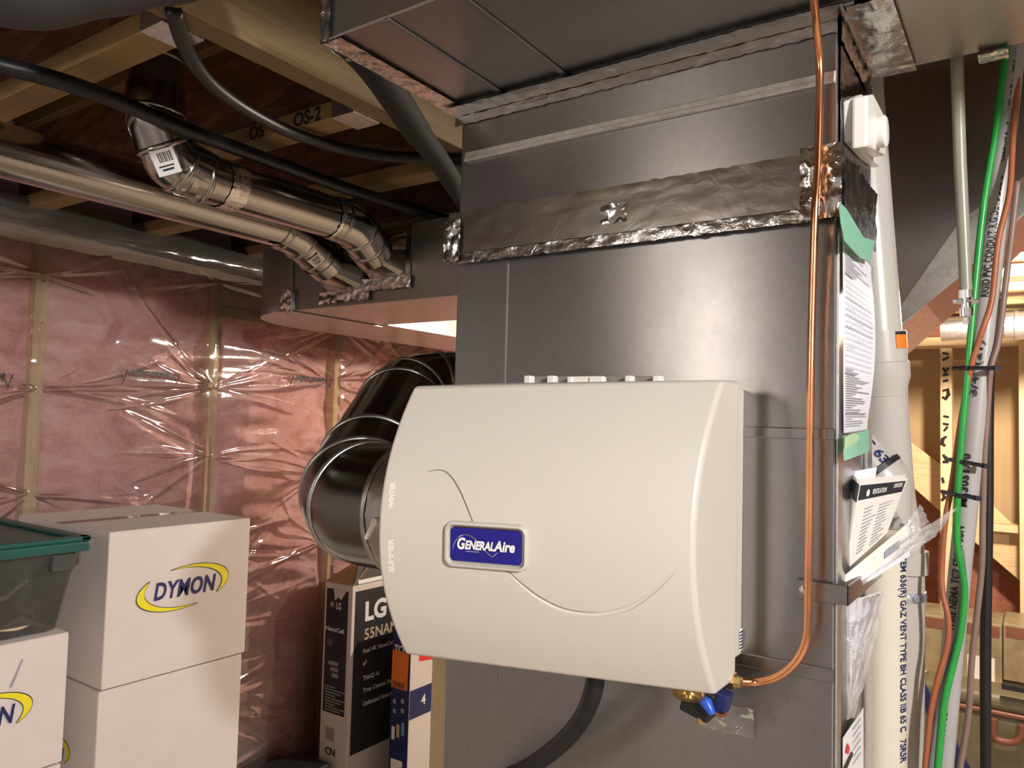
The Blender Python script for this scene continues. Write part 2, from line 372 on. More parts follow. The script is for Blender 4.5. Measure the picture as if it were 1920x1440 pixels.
for (px, py, wpx) in ((225, 700, 115), (540, 709, 85), (-40, 708, 60)):
    p = atx(px, py+6, XW+.028); q = atx(px+wpx, py+6, XW+.028); Lw = q[1]-p[1]
    o = p+Y_*Lw*.17
    text('polytarp super-six', .026, o+Z_*.012, Y_, Z_, 'black_print', polyo, name='printed_text', bold=.0024, fit=Lw*.66)
    text('609008-CAN/CGSB-51.34-M86', .017, o-Z_*.010, Y_, Z_, 'grey_print', polyo, name='printed_text', fit=Lw*.66)
    for e in (.06, .92):
        c = p+Y_*Lw*e
        m = MB().tube([c+Z_*.008-Y_*.008, c-Z_*.014, c+Z_*.026+Y_*.012], .0016, 6); m.tube([c+Z_*.012-Y_*.016, c+Z_*.026, c+Z_*.012+Y_*.016], .0008, 5)
        build(m, 'printed_mark', 'black_print', polyo)
# staples on the studs
st = MB()
for y, zs in ((1.125, (1.95, 1.82, 1.60)), (1.74, (1.72, 1.5))):
    for z in zs: st.box((XW+.006, y-.006, z-.001), (XW+.0085, y+.006, z+.001))
build(st, 'staples', 'chrome', wl)

# rear wall of the lit back room, right wall, wall behind the camera
YB = 5.0
wb = struct(build(MB().box((-2.75, YB+.12, 0), (4.6, YB+.17, ZT)), 'wall_back', 'drywall'), 'rear basement wall with insulation and tan board')
build(MB().grid(lambda a, b: (-2.5+6.8*a, YB+.02*noise.fractal(Vector((a*14, b*9, 5)), 1, 2, 4), .05+2.3*b), 60, 40), 'insulation_batt', 'pink_shaded', wb, smooth=180)
pd = [aty(px, py, YB-.06) for px, py in ((1640, 640), (1960, 640), (1960, 1115), (1858, 1010), (1763, 890), (1690, 825))]
build(MB().prism(pd, (0, .03, 0)), 'board_panel', 'tan', wb, label='tan board closing the stair side')
for px0, px1, py0, py1, Yq in ((1763, 1785, 645, 1160, 4.62), (1911, 1945, 640, 1300, 4.62)):
    a, b = aty(px0, 900, Yq), aty(px1, 900, Yq); z1, z0 = aty(px0, py0, Yq)[2], aty(px0, py1, Yq)[2]
    s = build(MB().box((a[0], Yq, z0), (b[0], Yq+.09, z1)), 'stud', 'spf_z', wb, bevel=(.002, 1))
    if px0 == 1763:
        sp = lambda px, py: aty(px, py, Yq-.002)
        marks = [[(1767, 662), (1778, 664)], [(1767, 676), (1779, 670)], [(1768, 690), (1772, 697), (1779, 690)], [(1768, 704), (1778, 702)], [(1768, 715), (1778, 713)],
                 [(1768, 733), (1777, 730), (1779, 740), (1773, 748), (1767, 744)], [(1769, 780), (1779, 782)], [(1768, 794), (1779, 796)], [(1770, 808), (1777, 800)],
                 [(1775, 818), (1768, 823), (1767, 832), (1773, 836)], [(1768, 852), (1774, 858), (1776, 866), (1768, 866)], [(1767, 895), (1769, 905)], [(1768, 925), (1772, 932), (1766, 938)]]
        for mk in marks: build(MB().tube([sp(*p) for p in mk], [.006]+[.010]*(len(mk)-2)+[.007], 6), 'ink_mark', 'black_print', s)
a, b = aty(1690, 652, 4.6), aty(1990, 640, 4.6)
build(MB().box((a[0], 4.55, a[2]), (b[0]+.3, 4.64, a[2]+.045)), 'header_plate', 'spf', wb, bevel=(.002, 1))
a, b = aty(1850, 585, 4.7), aty(1990, 555, 4.7)
build(MB().box((a[0]-.2, 4.68, a[2]), (b[0]+.3, 4.72, a[2]+.14)), 'rim_board', 'spf', wb, bevel=(.002, 1))
struct(build(MB().box((4.55, -3.1, 0), (4.6, 5.3, ZT)), 'wall_right', 'drywall'), 'bare drywall at the far side')
wbk = struct(build(MB().box((-2.75, -3.1, 0), (4.6, -3.05, ZT)), 'wall_behind', 'drywall'), 'wall behind the viewer')

# ================================================================ RETURN DROP DUCT (front centre)
D = .86; DX0, DX1, DY1 = -.692, -.177, 1.045; ZO = 2.0
zx = lambda px, py: aty(px, py, D)[2]
drop = thing('drop_duct', ((DX0+DX1)/2, .95, 0), 'tall rectangular galvanised duct carrying the ivory humidifier', 'duct')
body = build(MB().box((DX0, D, .02), (DX1, DY1, ZO)), 'duct_body', 'galv', drop, bevel=(.0025, 2))
# corner flange strips of the visible side
m = MB().box((DX1, DY1-.030, .02), (DX1+.004, DY1+.004, 1.76)); m.box((DX1, D, .02), (DX1+.0025, D+.022, 1.76))
build(m, 'corner_flange', 'galv_bright', drop, bevel=(.001, 1))
# crossbreak cleats
zc = zx(866, 303)
m = MB().box((DX0+.01, D-.004, zc), (DX1-.002, D, zc+.011)); m.box((DX0+.01, D-.0065, zc-.003), (DX1-.002, D, zc+.003))
build(m, 'slip_cleat', 'galv_bright', drop, bevel=(.001, 1))
zs = zx(1480, 812)
build(MB().box((DX0, D-.003, zs-.006), (DX1, D, zs+.006)), 'slip_cleat', 'galv', drop, bevel=(.001, 1))
zs = zx(1480, 1252)
build(MB().box((DX0, D-.0035, zs-.007), (DX1, D, zs+.007)), 'slip_cleat', 'galv', drop, bevel=(.001, 1))
xv = aty(950, 600, D)[0]
build(MB().box((xv-.001, D-.0006, 1.2), (xv+.001, D, 1.78)), 'score_line', 'galv_dark', drop)
# taped joint: a proud collar wrapped in foil
zb0, zb1 = zx(860, 484), zx(862, 404)
band = build(MB().box((DX0-.006, D-.012, zb0+.006), (DX1+.006, DY1+.006, zb0+.034)), 'joint_collar', 'galv', drop, bevel=(.002, 2))
build(crumple((DX0-.007, D-.0125, zb0+.033), X, Z_, DX1-DX0+.014, zb1-zb0-.033, .0006, 3, 60, 8, fold=.8), 'foil_tape', 'foil_smooth', drop, smooth=180)
build(crumple((DX0-.007, D-.0135, zb0+.003), X, Z_, DX1-DX0+.014, .034, .0004, 6, 60, 6, fold=.5), 'foil_tape', 'foil_smooth', drop, smooth=180)
build(crumple((DX0-.007, D-.0135, zb0-.012), X, Z_, DX1-DX0+.014, .014, .0010, 9, 110, 6, fold=1.0), 'foil_tape', 'foil_mid', drop, smooth=180)
build(crumple((DX0-.010, D-.016, zb0-.008), X, Z_, .028, .058, .004, 12, 16, 16), 'foil_tape', 'foil_mid', drop, smooth=180)
build(crumple((DX1-.034, D-.015, zb0-.012), X, Z_, .042, .080, .005, 14, 18, 20), 'foil_tape', 'foil_mid', drop, smooth=180)
build(crumple((DX1+.007, D-.012, zb0-.012), Y_, Z_, .19, .075, .003, 17, 24, 10), 'foil_tape', 'foil_dark', drop, smooth=180)
for px, py, w, h, sd in ((978, 160, .042, .036, 21), (1127, 398, .036, .024, 22)):
    p = aty(px, py+h*1000, D-.013 if py > 300 else D-.001)
    build(crumple(p, X, Z_, w, h, .0018, sd, 22, 18), 'foil_patch', 'foil_mid', drop, smooth=180)
# side dressing: dark foil standing for dark reflections on the steel, beneath the thermostat
build(crumple((DX1+.0005, D+.004, 1.80), Y_, Z_, DY1-D-.006, .19, .0008, 31, 20, 30), 'dark_side_sheet', M['foil_dark'], drop, smooth=180)
# lower data label on the duct side
m = MB(); o = (DX1+.003, 0, 0)
def side_quad(mb, pts, x): mb.add([atx(px, py, x) for px, py in pts], [tuple(range(len(pts)))]); return mb
lb = build(side_quad(MB(), ((1580, 1384), (1619, 1326), (1619, 1440), (1580, 1500)), DX1+.0045), 'data_label', 'white', drop)
m = MB()
for k in range(7):
    y0 = 1352+k*13; side_quad(m, ((1600, y0+2), (1615, y0-20), (1615, y0-18), (1600, y0+4)), DX1+.006)
build(m, 'print_lines', 'grey_print', lb)
build(side_quad(MB(), ((1586, 1412), (1590, 1393), (1594, 1403), (1591, 1414)), DX1+.006), 'flame_logo', 'red', lb)
build(side_quad(MB(), ((1583, 1440), (1598, 1408), (1600, 1414), (1585, 1450)), DX1+.006), 'brand_line', 'black_print', lb)

# ================================================================ OVERHEAD TRUNK
trunk = thing('overhead_trunk_duct', (.4, .82, ZO), 'wide galvanised trunk duct overhead at the top of the frame', 'duct')
TY0, TX0 = .607, -.703
def trunk_body():
    return MB().box((TX0, TY0, ZO), (2.2, 1.034, 2.166))
build(trunk_body(), 'duct_body', 'galv_dark', trunk, bevel=(.002, 1))
for px in (735, 905):
    q = atz(px, 40 if px < 800 else 20, ZO)[0]
    build(MB().box((q-.004, TY0, ZO-.003), (q+.004, D-.006, ZO)), 'stiffening_bead', 'galv', trunk, bevel=(.001, 1))
build(MB().box((TX0, D-.022, ZO-.004), (DX1+.02, D-.002, ZO)), 'joint_flange', 'galv', trunk, bevel=(.001, 1))
build(crumple((DX1+.01, D-.034, ZO-.0045), -X, Y_, DX1-TX0+.01, .030, .0016, 41, 100, 6), 'foil_tape', 'foil_smooth', trunk, smooth=180)
build(crumple((TX0, D-.0005, ZO-.020), X, Z_, DX1-TX0, .020, .0016, 42, 100, 6), 'foil_tape', 'foil_smooth', trunk, smooth=180)
build(crumple((TX0+.028, TY0, ZO-.0015), -X, Y_, .030, D-TY0, .0015, 43, 8, 50, fold=2), 'foil_tape', 'foil', trunk, smooth=180)
build(crumple((TX0-.002, TY0+.05, ZO-.004), -Y_, Z_, .052, .10, .004, 44, 14, 24, fold=2), 'foil_tape', 'foil', trunk, smooth=180)
build(crumple((TX0-.003, TY0-.001, ZO-.004), X, Z_, .016, .10, .003, 47, 6, 24, fold=2), 'foil_tape', 'foil', trunk, smooth=180)
build(crumple((DX1+.055, D-.02, ZO-.003), -X, Y_, .048, 1.034-D+.02, .002, 45, 14, 34), 'foil_tape', 'foil_mid', trunk, smooth=180)
build(crumple((DX1+.001, D, ZO-.03), Y_, Z_, 1.03-D, .032, .003, 46, 30, 8), 'foil_tape', 'foil', trunk, smooth=180)
build(crumple(atz(1890, 85, ZO-.002)-X*.0, -X, Y_, .03, .03, .004, 48, 10, 10), 'foil_patch', 'foil', trunk, smooth=180)

# ================================================================ LEFT TRUNK DUCT WITH ROUNDED ELBOW
zt0, zt1, ty0, ty1 = 1.876, 2.09, 1.55, 1.93
lt = thing('elbow_trunk_duct', (-1.9, 1.7, zt0), 'rectangular trunk duct with rounded elbow hanging beside pink wall', 'duct')
build(MB().box((-1.895, ty0, zt0), (-.32, ty1, zt1)), 'straight_section', 'galv_dark', lt, bevel=(.002, 1))
ex, ey, er = -1.90, 1.93, .355
arc = []
for k in range(25):
    a = math.pi*1.5-k/24*math.pi/2; ca, sa = math.cos(a), math.sin(a); q = (abs(ca)**2.35+abs(sa)**2.35)**(-1/2.35)
    arc.append((ex+er*ca*q, ey+(ey-ty0)*sa*q, zt0))
pl = arc+[(ex-er, 3.3, zt0), (-1.86, 3.3, zt0), (-1.86, ey+.01, zt0), (ex, ey, zt0)]
build(MB().prism(pl, (0, 0, zt1-zt0)), 'elbow_section', 'galv_dark', lt, smooth=30)
m = MB().box((-1.915, ty0-.006, zt0-.006), (-1.885, ty1+.01, zt0)); m.box((-1.915, ty0-.008, zt0-.006), (-1.890, ty0, zt1))
build(m, 'drive_cleat', 'galv_dark', lt, bevel=(.0015, 1))
build(crumple((-1.93, ty0-.009, zt0-.004), X, Z_, .05, .07, .006, 51, 14, 16), 'foil_tape', 'foil', lt, smooth=180)
build(MB().box((-1.858, 2.35, zt0), (-1.853, 2.40, zt1)), 'drive_cleat', 'galv_bright', lt)

# ================================================================ ROUND BRANCH PIPES
RP = .052
def gored(parent, path, r, rings, mat='galv_pipe', seg=28, name='pipe'):
    p = build(MB().tube(path, r, seg), name, mat, parent, smooth=40)
    for c, t in rings:
        c, t = V3(c), nrm(t)
        build(MB().tube_raw([c-t*.006, c-t*.003, c+t*.003, c+t*.006], [r*1.0, r*1.045, r*1.045, r*1.0], t, seg), 'seam_bead', mat, p, smooth=50)
    return p
def boot(parent, c, n0, r, base, mat='galv_pipe'):     # round collar to square plate on the trunk
    (x0, x1, z0, z1), yb = base, ty0
    n = 32; c, t = V3(c), nrm(n0); a = nrm(np.cross(t, Z_)); b = np.cross(a, t)
    vs = []
    for k in range(n):
        th = 2*math.pi*(k+.5)/n; vs.append(c+r*(a*math.cos(th)+b*math.sin(th)))
    for k in range(n):
        th = 2*math.pi*(k+.5)/n; q = 1/max(abs(math.cos(th)), abs(math.sin(th)))
        vs.append(((x0+x1)/2+(x1-x0)/2*math.cos(th)*q*np.sign(a[0]), yb, (z0+z1)/2+(z1-z0)/2*math.sin(th)*q))
    m = MB().add(vs, [(k, (k+1) % n, n+(k+1) % n, n+k) for k in range(n)])
    o = build(m, 'square_boot', mat, parent, smooth=25)
    f = MB()
    for (u0, u1, w0, w1) in ((x0-.018, x1+.018, z0-.018, z0), (x0-.018, x1+.018, z1, z1+.018), (x0-.018, x0, z0, z1), (x1, x1+.018, z0, z1)):
        f.box((u0, yb-.0035, w0), (u1, yb, w1))
    build(f, 'boot_flange', mat, o)
    build(crumple((x0-.024, yb-.006, z0-.030), X, Z_, x1-x0+.048, .034, .006, x0*9, 40, 8, fold=2), 'foil_tape', 'foil', o, smooth=180)
    return o
def pipe_sticker(parent, c, n, up, w, h):
    n = nrm(n); up = V3(up); up = nrm(up-n*(up@n)); r = np.cross(up, n); c = V3(c)
    s = build(MB().obox(c, r*w/2, up*h/2, n*.0006), 'barcode_sticker', 'white', parent)
    m = barcode(MB(), c, r, up, -w*.35, w*.25, -h*.38, h*.0, 14, 3, .0012); quad(m, c, r, up, -w*.3, w*.35, h*.12, h*.18, .0012); quad(m, c, r, up, -w*.25, w*.25, h*.25, h*.33, .0012)
    build(m, 'barcode_print', 'black_print', s)
p1 = thing('branch_pipe', (-1.62, .9, 1.985), 'long round galvanised branch pipe nearest the pink wall', 'pipe', 'round branch pipes into the trunk')
X1, Z1 = -1.62, 2.040
gored(p1, [(X1, -1.6, Z1), (X1, 1.285, Z1)], RP, [])
E1 = [V3((X1, 1.27, Z1)), V3((X1-.005, 1.335, 2.030)), V3((X1-.03, 1.465, 1.985))]
el = gored(p1, fillet(E1, .10), RP*1.06, [((X1-.002, 1.288, Z1-.002), (0, 1, -.1)), (E1[1]*.85+E1[2]*.15, E1[2]-E1[1]), (E1[1]*.4+E1[2]*.6, E1[2]-E1[1])], name='adjustable_elbow')
gored(p1, [E1[2]*.75+E1[1]*.25, E1[2]], RP*1.12, [], name='collar')
boot(p1, E1[2], E1[2]-E1[1], RP*1.05, (-1.735, -1.580, 1.915, 2.045))
build(crumple((X1-.0, 1.235, Z1-RP-.0025), X, Y_, .02, .05, .003, 61, 6, 10), 'foil_tape', 'foil', p1, smooth=180)
d = nrm(C0-(E1[1]*.6+E1[2]*.4)); t = nrm(E1[2]-E1[1]); d = nrm(d-t*(d@t))
pipe_sticker(el, E1[1]*.62+E1[2]*.38+nrm(d*.9-Z_*.35)*(RP*1.075), nrm(d*.9-Z_*.35), t, .035, .035)

p2 = thing('branch_pipe', (-1.46, .9, 1.985), 'round galvanised branch pipe with elbow rising between joists', 'pipe', 'round branch pipes into the trunk')
X2, Z2 = -1.46, 2.052
gored(p2, [(X2, .90, Z2), (X2, 1.33, Z2)], RP, [])
E2 = [V3((X2, 1.31, Z2)), V3((X2, 1.385, 2.045)), V3((X2-.035, 1.49, 2.005))]
el2 = gored(p2, fillet(E2, .10), RP*1.06, [((X2, 1.33, Z2), (0, 1, -.1)), (E2[1]*.8+E2[2]*.2, E2[2]-E2[1]), (E2[1]*.35+E2[2]*.65, E2[2]-E2[1])], name='adjustable_elbow')
gored(p2, [E2[2]*.7+E2[1]*.3, E2[2]], RP*1.1, [], name='collar')
boot(p2, E2[2], E2[2]-E2[1], RP*1.05, (-1.565, -1.425, 1.94, 2.065))
EL = fillet([(X2, .835, 2.20), (X2, .835, 2.135), (X2, .875, Z2+.012), (X2, .95, Z2)], [.03, .03])
elb = gored(p2, EL, RP*1.07, [((X2, .835, 2.150), (0, 0, 1)), ((X2, .856, 2.092), (0, .55, -.85)), ((X2, .895, Z2+.006), (0, .95, -.3)), ((X2, .94, Z2), (0, 1, 0))], name='adjustable_elbow')
gored(p2, [(X2, .835, 2.17), (X2, .835, ZT)], RP*.98, [((X2, .835, 2.26), (0, 0, 1))], 'galv_dark', name='riser')
d = nrm(C0-V3((X2, .87, 2.06))); d = nrm(d*1.0+V3((0, -.1, -.15)))
pipe_sticker(elb, V3((X2, .868, 2.068))+d*(RP*1.10), d, (0, .5, -.9), .045, .05)
def wrapfoil(y0, y1, sd, a0, a1):
    return MB().grid(lambda a, b: (X2+(RP+.0015+.004*abs(noise.noise(Vector((a*14+sd, b*10, sd)))))*math.cos(a0+(a1-a0)*a), y0+(y1-y0)*b+.004*noise.noise(Vector((a*12, sd, b))), Z2+(RP+.0015+.004*abs(noise.noise(Vector((a*14+sd, b*10, sd)))))*math.sin(a0+(a1-a0)*a)), 40, 10)
build(wrapfoil(.985, 1.03, 3, -2.4, .9), 'foil_tape', 'foil', p2, smooth=180)
build(wrapfoil(1.295, 1.335, 7, -2.0, .9), 'foil_tape', 'foil', p2, smooth=180)

# ================================================================ HUMIDIFIER
XL, XR = -.5755, -.262
ZTOP, ZBOT, ZREAR = 1.595, 1.290, 1.601
def yedge(x): return .645+(x-XL)/(XR-XL)*(.750-.645)
ZTL, ZTR = 1.588, 1.599
def zbot(x): return ZBOT+.006*(XR-x)/(XR-XL)
def ztop(x): return ZTL+(x-XL)/(XR-XL)*(ZTR-ZTL)
def bulge(z): q = (z-.5*(ZTOP+ZBOT)+.004)/(.5*(ZTOP-ZBOT)); return .055*(1-min(1.2, q*q))
def ysurf(x, z): return yedge(x)-bulge(z)
def onface(px, py):
    Y = .66
    for _ in range(30):
        p = aty(px, py, Y); Y = ysurf(p[0], p[2])
    return aty(px, py, Y)
def fnormal(p):
    e = .002; x, z = p[0], p[2]
    dx = (ysurf(x+e, z)-ysurf(x-e, z))/(2*e); dz = (ysurf(x, z+e)-ysurf(x, z-e))/(2*e)
    return nrm((dx, -1, dz))
hum = thing('humidifier', (-.42, .74, ZBOT), 'ivory curved-front bypass humidifier mounted on the galvanised duct', 'humidifier')
YR = .806
nz = 28; nx = 1
vs, fs = [], []
for i, x in enumerate((XL, XR)):
    prof = [(YR, ZREAR)]+[(None, ztop(x)-(ztop(x)-zbot(x))*k/nz) for k in range(nz+1)]+[(YR, zbot(x))]
    for (y, z) in prof:
        xx = x
        if y is None:
            y = ysurf(x, z); xx = x+(.004 if i == 0 else -.004)*bulge(z)/.05+(.005*max(0, (1.40-z)/.11)**1.5 if i == 0 else 0)
        vs.append((xx, y, z))
n = len(prof)
fs = [(k, k+1, n+k+1, n+k) for k in range(n-1)]+[(n-1, 0, n, 2*n-1), tuple(range(n-1, -1, -1)), tuple(range(n, 2*n))]
cover = build(MB().add(vs, fs), 'front_cover', 'beige', hum, smooth=35, bevel=(.0045, 4))
build(MB().box((-.60, YR-.002, ZBOT+.012), (-.274, D, ZREAR-.006)), 'rear_housing', 'beige', hum, bevel=(.002, 2))
lab = side_quad(MB(), ((1386, 1180), (1397, 1174), (1397, 1212), (1386, 1222)), -.2735)
lab = build(lab, 'rating_label', 'white', hum)
m = MB()
for k in range(6): side_quad(m, ((1387, 1185+k*6), (1396, 1180+k*6), (1396, 1183+k*6), (1387, 1188+k*6)), -.2731)
build(m, 'print_lines', 'black_print', lab)
# swoosh groove cut into the cover
def carve(obj, paths):
    m = MB()
    for pxs, r in paths:
        P = spline([onface(*p) for p in pxs], 5); n = len(P)
        P = [p-fnormal(p)*.0006 for p in P]
        m.tube(P, [max(.00025, r*math.sin(math.pi*(.04+.92*i/(n-1)))**.7) for i in range(n)], 10)
    cut = build(m, 'cutter', 'beige', None)
    md = obj.modifiers.new('groove', 'BOOLEAN'); md.operation = 'DIFFERENCE'; md.object = cut; md.solver = 'EXACT'
    bpy.context.view_layer.update()
    me = bpy.data.meshes.new_from_object(obj.evaluated_get(bpy.context.evaluated_depsgraph_get()))
    obj.modifiers.clear(); obj.data = me
    bpy.data.objects.remove(cut)
carve(cover, [([(775, 897), (800, 886), (825, 883), (842, 892), (858, 915), (872, 945), (886, 978), (896, 1000)], .0022),
              ([(940, 1055), (955, 1074), (975, 1094), (1008, 1120), (1050, 1142), (1090, 1151), (1130, 1152), (1180, 1140), (1215, 1118), (1248, 1090), (1268, 1065)], .0030)])
# badge
bc = onface(912, 1023); BN = fnormal(bc); br = nrm((XR-XL, .105, 0)); bu = nrm(np.cross(BN, br)); bu = bu if bu[2] > 0 else -bu; br = np.cross(bu, BN)
bw, bh = .0535, .0245
bw = .5*np.linalg.norm(onface(991, 1030)-onface(836, 1016)); bh = .5*np.linalg.norm(onface(915, 981)-onface(913, 1066))
def rrect(w, h, r, n=8):
    out = []
    for cx, cy, a0 in ((w-r, h-r, 0), (-w+r, h-r, 90), (-w+r, -h+r, 180), (w-r, -h+r, 270)):
        out += [(cx+r*math.cos(math.radians(a0+90*k/n)), cy+r*math.sin(math.radians(a0+90*k/n))) for k in range(n+1)]
    return out
bl = lambda p, z: bc+br*p[0]+bu*p[1]+BN*z
def ringloft(levels):
    loops = [[bl(p, z) for p in rrect(w, h, r)] for w, h, r, z in levels]; n = len(loops[0]); m = MB()
    m.add([p for L in loops for p in L], [(i*n+k, i*n+(k+1) % n, (i+1)*n+(k+1) % n, (i+1)*n+k) for i in range(len(loops)-1) for k in range(n)])
    return m, n, len(loops)
m, n, L = ringloft([(bw+.001, bh+.001, .010, -.006), (bw, bh, .0095, .004), (bw-.0010, bh-.0010, .0088, .0056), (bw-.0026, bh-.0026, .0076, .0056), (bw-.0034, bh-.0034, .0066, .003), (bw-.0034, bh-.0034, .0066, -.002)])
bezel = build(m, 'badge_bezel', 'beige', hum, smooth=60)
m, n, L = ringloft([(bw-.0034, bh-.0034, .0066, .0016), (bw-.0058, bh-.0058, .0045, .0026)])
build(m, 'badge_rim', 'chrome', bezel, smooth=60)
m = MB().add([bl(p, .0024) for p in rrect(bw-.0054, bh-.0054, .004)], [tuple(range(36))])
plate = build(m, 'badge_plate', 'royal', bezel)
k = bw/.0535
text('G', .0195*k, bl((-.0375*k, -.0050*k), 0), br, bu, 'white', plate, off=.0042, bold=.0006, shear=.22, fit=.0120*k)
text('ENERAL', .0145*k, bl((-.0265*k, -.0046*k), 0), br, bu, 'white', plate, off=.0042, bold=.0005, shear=.22, fit=.0385*k)
text('Aire', .0175*k, bl((.0115*k, -.0048*k), 0), br, bu, 'white', plate, off=.0042, bold=.0005, shear=.22, fit=.0265*k)
sw = [bl((bx*k, by*k), .0026) for bx, by in ((-.0430, -.0075), (-.0405, .0015), (-.034, .0095), (-.026, .0125), (-.018, .0105), (-.011, .0055), (-.004, -.002), (.003, -.0085), (.008, -.0120), (.012, -.0105), (.016, -.0065))]
build(MB().tube(sw, [.0002, .0006, .0006, .0006, .0009, .0011, .0006, .0006, .0006, .0005, .0002], 6, smooth=5), 'badge_swoosh', 'chrome', plate, smooth=180)
quadm = MB(); quad(quadm, bc, br, bu, -.026*k, -.008*k, -.0085*k, -.0075*k, .0029); build(quadm, 'badge_underline', 'grey_print', plate)
# embossed season marks on the left edge of the cover
def onface_text(s, px0, py0, px1, py1, size):
    a, b = onface(px0, py0), onface(px1, py1); N = fnormal((a+b)/2); r = nrm(b-a); u = nrm(np.cross(N, r))
    text(s, size, a, r, u, 'ivory', cover, name='embossed_text', off=.0008, extrude=.0012, bold=.0003, fit=np.linalg.norm(b-a))
onface_text('WINTER', 738, 953, 741, 904, .0075)
onface_text('SUMMER', 739, 1072, 738, 1010, .0075)
def spoke(px, py, r0, r1, n, ring):
    c = onface(px, py); N = fnormal(c); a = nrm(np.cross(N, Z_)); b = np.cross(a, N); m = MB()
    for q in range(n):
        d = a*math.cos(2*math.pi*q/n)+b*math.sin(2*math.pi*q/n); m.tube([c+d*r0, c+d*r1], .0007, 6)
        if not ring:
            for s in (-.6, .6):
                d2 = a*math.cos(2*math.pi*q/n+s)+b*math.sin(2*math.pi*q/n+s); m.tube([c+d*r1*.55, c+d*r1*.55+d2*r1*.3], .0006, 5)
    if ring: m.tube([c+.0035*(a*math.cos(2*math.pi*q/16)+b*math.sin(2*math.pi*q/16)) for q in range(17)], .0007, 6)
    return m
build(spoke(741, 883, .0, .0065, 6, False), 'embossed_snowflake', 'ivory', cover)
build(spoke(738, 1086, .0050, .0075, 8, True), 'embossed_sun', 'ivory', cover)
# latch tabs along the top
def top_piece(p0, p1, y0p, y1p, mat, name, Yt, dep, bev=.0012):
    a = aty(p0, y1p, Yt); b = aty(p1, y0p, Yt); a2 = aty(p1, y1p, Yt)
    build(MB().box((a[0], Yt, min(a[2], ZREAR)-.006), (a2[0], Yt+dep, b[2])), name, mat, hum, bevel=(bev, 2))
for p0, p1 in ((982, 994), (1025, 1038), (1171, 1183), (1223, 1237)): top_piece(p0, p1, 704, 712, 'ivory', 'latch_tab', .790, .012)
for p0, p1 in ((993, 1026), (1037, 1064), (1133, 1172), (1182, 1224)): top_piece(p0, p1, 705, 712, 'greyplastic', 'latch_bar', .800, .006, .0005)
top_piece(1104, 1130, 705.5, 713, 'ivory', 'latch_tab', .786, .010); top_piece(1063, 1072, 706, 713, 'ivory', 'latch_tab', .786, .010)
top_piece(1063, 1130, 705, 707.5, 'ivory', 'latch_tab', .788, .006, .0005)
# bypass collar and damper lever
CYc, CZc, RB = .705, 1.443, .076
build(MB().lathe((-.56, CYc, CZc), (-1, 0, 0), [(0, RB), (.045, RB), (.047, RB+.002), (.052, RB+.002), (.054, RB)], 48), 'bypass_collar', 'galv_black', hum, smooth=40)
lv = aty(708, 978, .618)
m = MB().lathe(lv, (0, -1, 0), [(-.010, .004), (.004, .0055), (.006, .004)], 14)
m.tube([lv+V3((0, -.003, 0)), lv+V3((-.006, -.004, -.010)), lv+V3((-.013, -.003, -.019))], [.0042, .0036, .0026], 10)
build(m, 'damper_lever', 'ivory', hum, smooth=50)

# bypass elbow pipe behind the humidifier
bp = thing('bypass_pipe', (-.8, .9, CZc-RB), 'dark round elbow pipe leading from humidifier collar behind the duct', 'pipe')
K0, K1, K2, K3 = V3((-.585, CYc, CZc)), V3((-.728, CYc+.005, CZc)), V3((-.945, 1.05, 1.600)), V3((-.60, 1.38, 1.600))
path = fillet([K0, K1, K2, K3], [.075, .10], 12)
R6 = RB+.001
def frame_at(fr):
    i = int(fr*(len(path)-1)); return path[i], nrm(path[min(i+1, len(path)-1)]-path[max(i-1, 0)])
pb = build(MB().tube(path, R6, 48), 'elbow_pipe', 'galv_black', bp, smooth=40)
def ringbead(c, t, r=R6, w=.004):
    t = nrm(t); c = V3(c)
    build(MB().tube_raw([c-t*w, c-t*w*.5, c+t*w*.5, c+t*w], [r, r*1.035, r*1.035, r], t, 48), 'seam_bead', 'galv_dark', pb, smooth=60)
ringbead((-.632, CYc, CZc), (1, 0, 0))
for fr in (.20, .40): ringbead(*frame_at(fr))
dd = nrm(K2-K1); ringbead(K1+dd*.11, dd); ringbead(K2-dd*.10, dd)
for fr in (.70, .86): ringbead(*frame_at(fr))
m = MB().grid(lambda a, b: V3((-.585-.04*b, 0, 0))+V3((0, CYc, CZc))+(R6+.002+.003*abs(noise.noise(Vector((a*20, b*6, 9)))))*V3((0, math.cos(2.2+2.9*a), math.sin(2.2+2.9*a))), 40, 8)
build(m, 'foil_tape', 'galv_dark', bp, smooth=180)

# ================================================================ COPPER FEED TUBE, VALVE, DRAIN
YC = D-.026
cp = [aty(1525, -18, .76)]+[aty(px, py, y) for px, py, y in ((1527, 8, .785), (1531, 50, .812), (1537, 120, YC), (1536, 220, YC), (1533, 320, YC-.002), (1528, 400, YC-.006), (1523, 560, YC), (1520, 700, YC), (1518, 900, YC), (1516, 1060, YC-.004), (1515, 1150, YC), (1512, 1195, YC), (1500, 1228, YC), (1478, 1255, YC), (1448, 1273, YC), (1410, 1280, YC-.004), (1370, 1277, .80))]
tag(build(MB().tube(cp, .0041, 14, smooth=6), 'copper_tube', 'copper', smooth=180), 'thin copper water tube running down the duct to the humidifier', 'tube')
vb = aty(1300, 1303, .775)
sv = thing('solenoid_valve', vb-Z_*.05, 'small brass and black solenoid valve under the humidifier', 'valve')
m = MB().lathe(vb+V3((0, -.012, .004)), (.15, -.55, -.8), [(-.012, .014), (0, .0165), (.003, .0165), (.003, .012), (.0045, .012), (.0045, .006), (.006, .006)], 28)
build(m, 'brass_cap', 'brass', sv, smooth=35)
c = aty(1315, 1312, .792)
build(MB().obox(c, nrm((1, .1, -.3))*.016, Y_*.013, nrm((.3, 0, 1))*.016), 'coil_block', 'black', sv, bevel=(.003, 2))
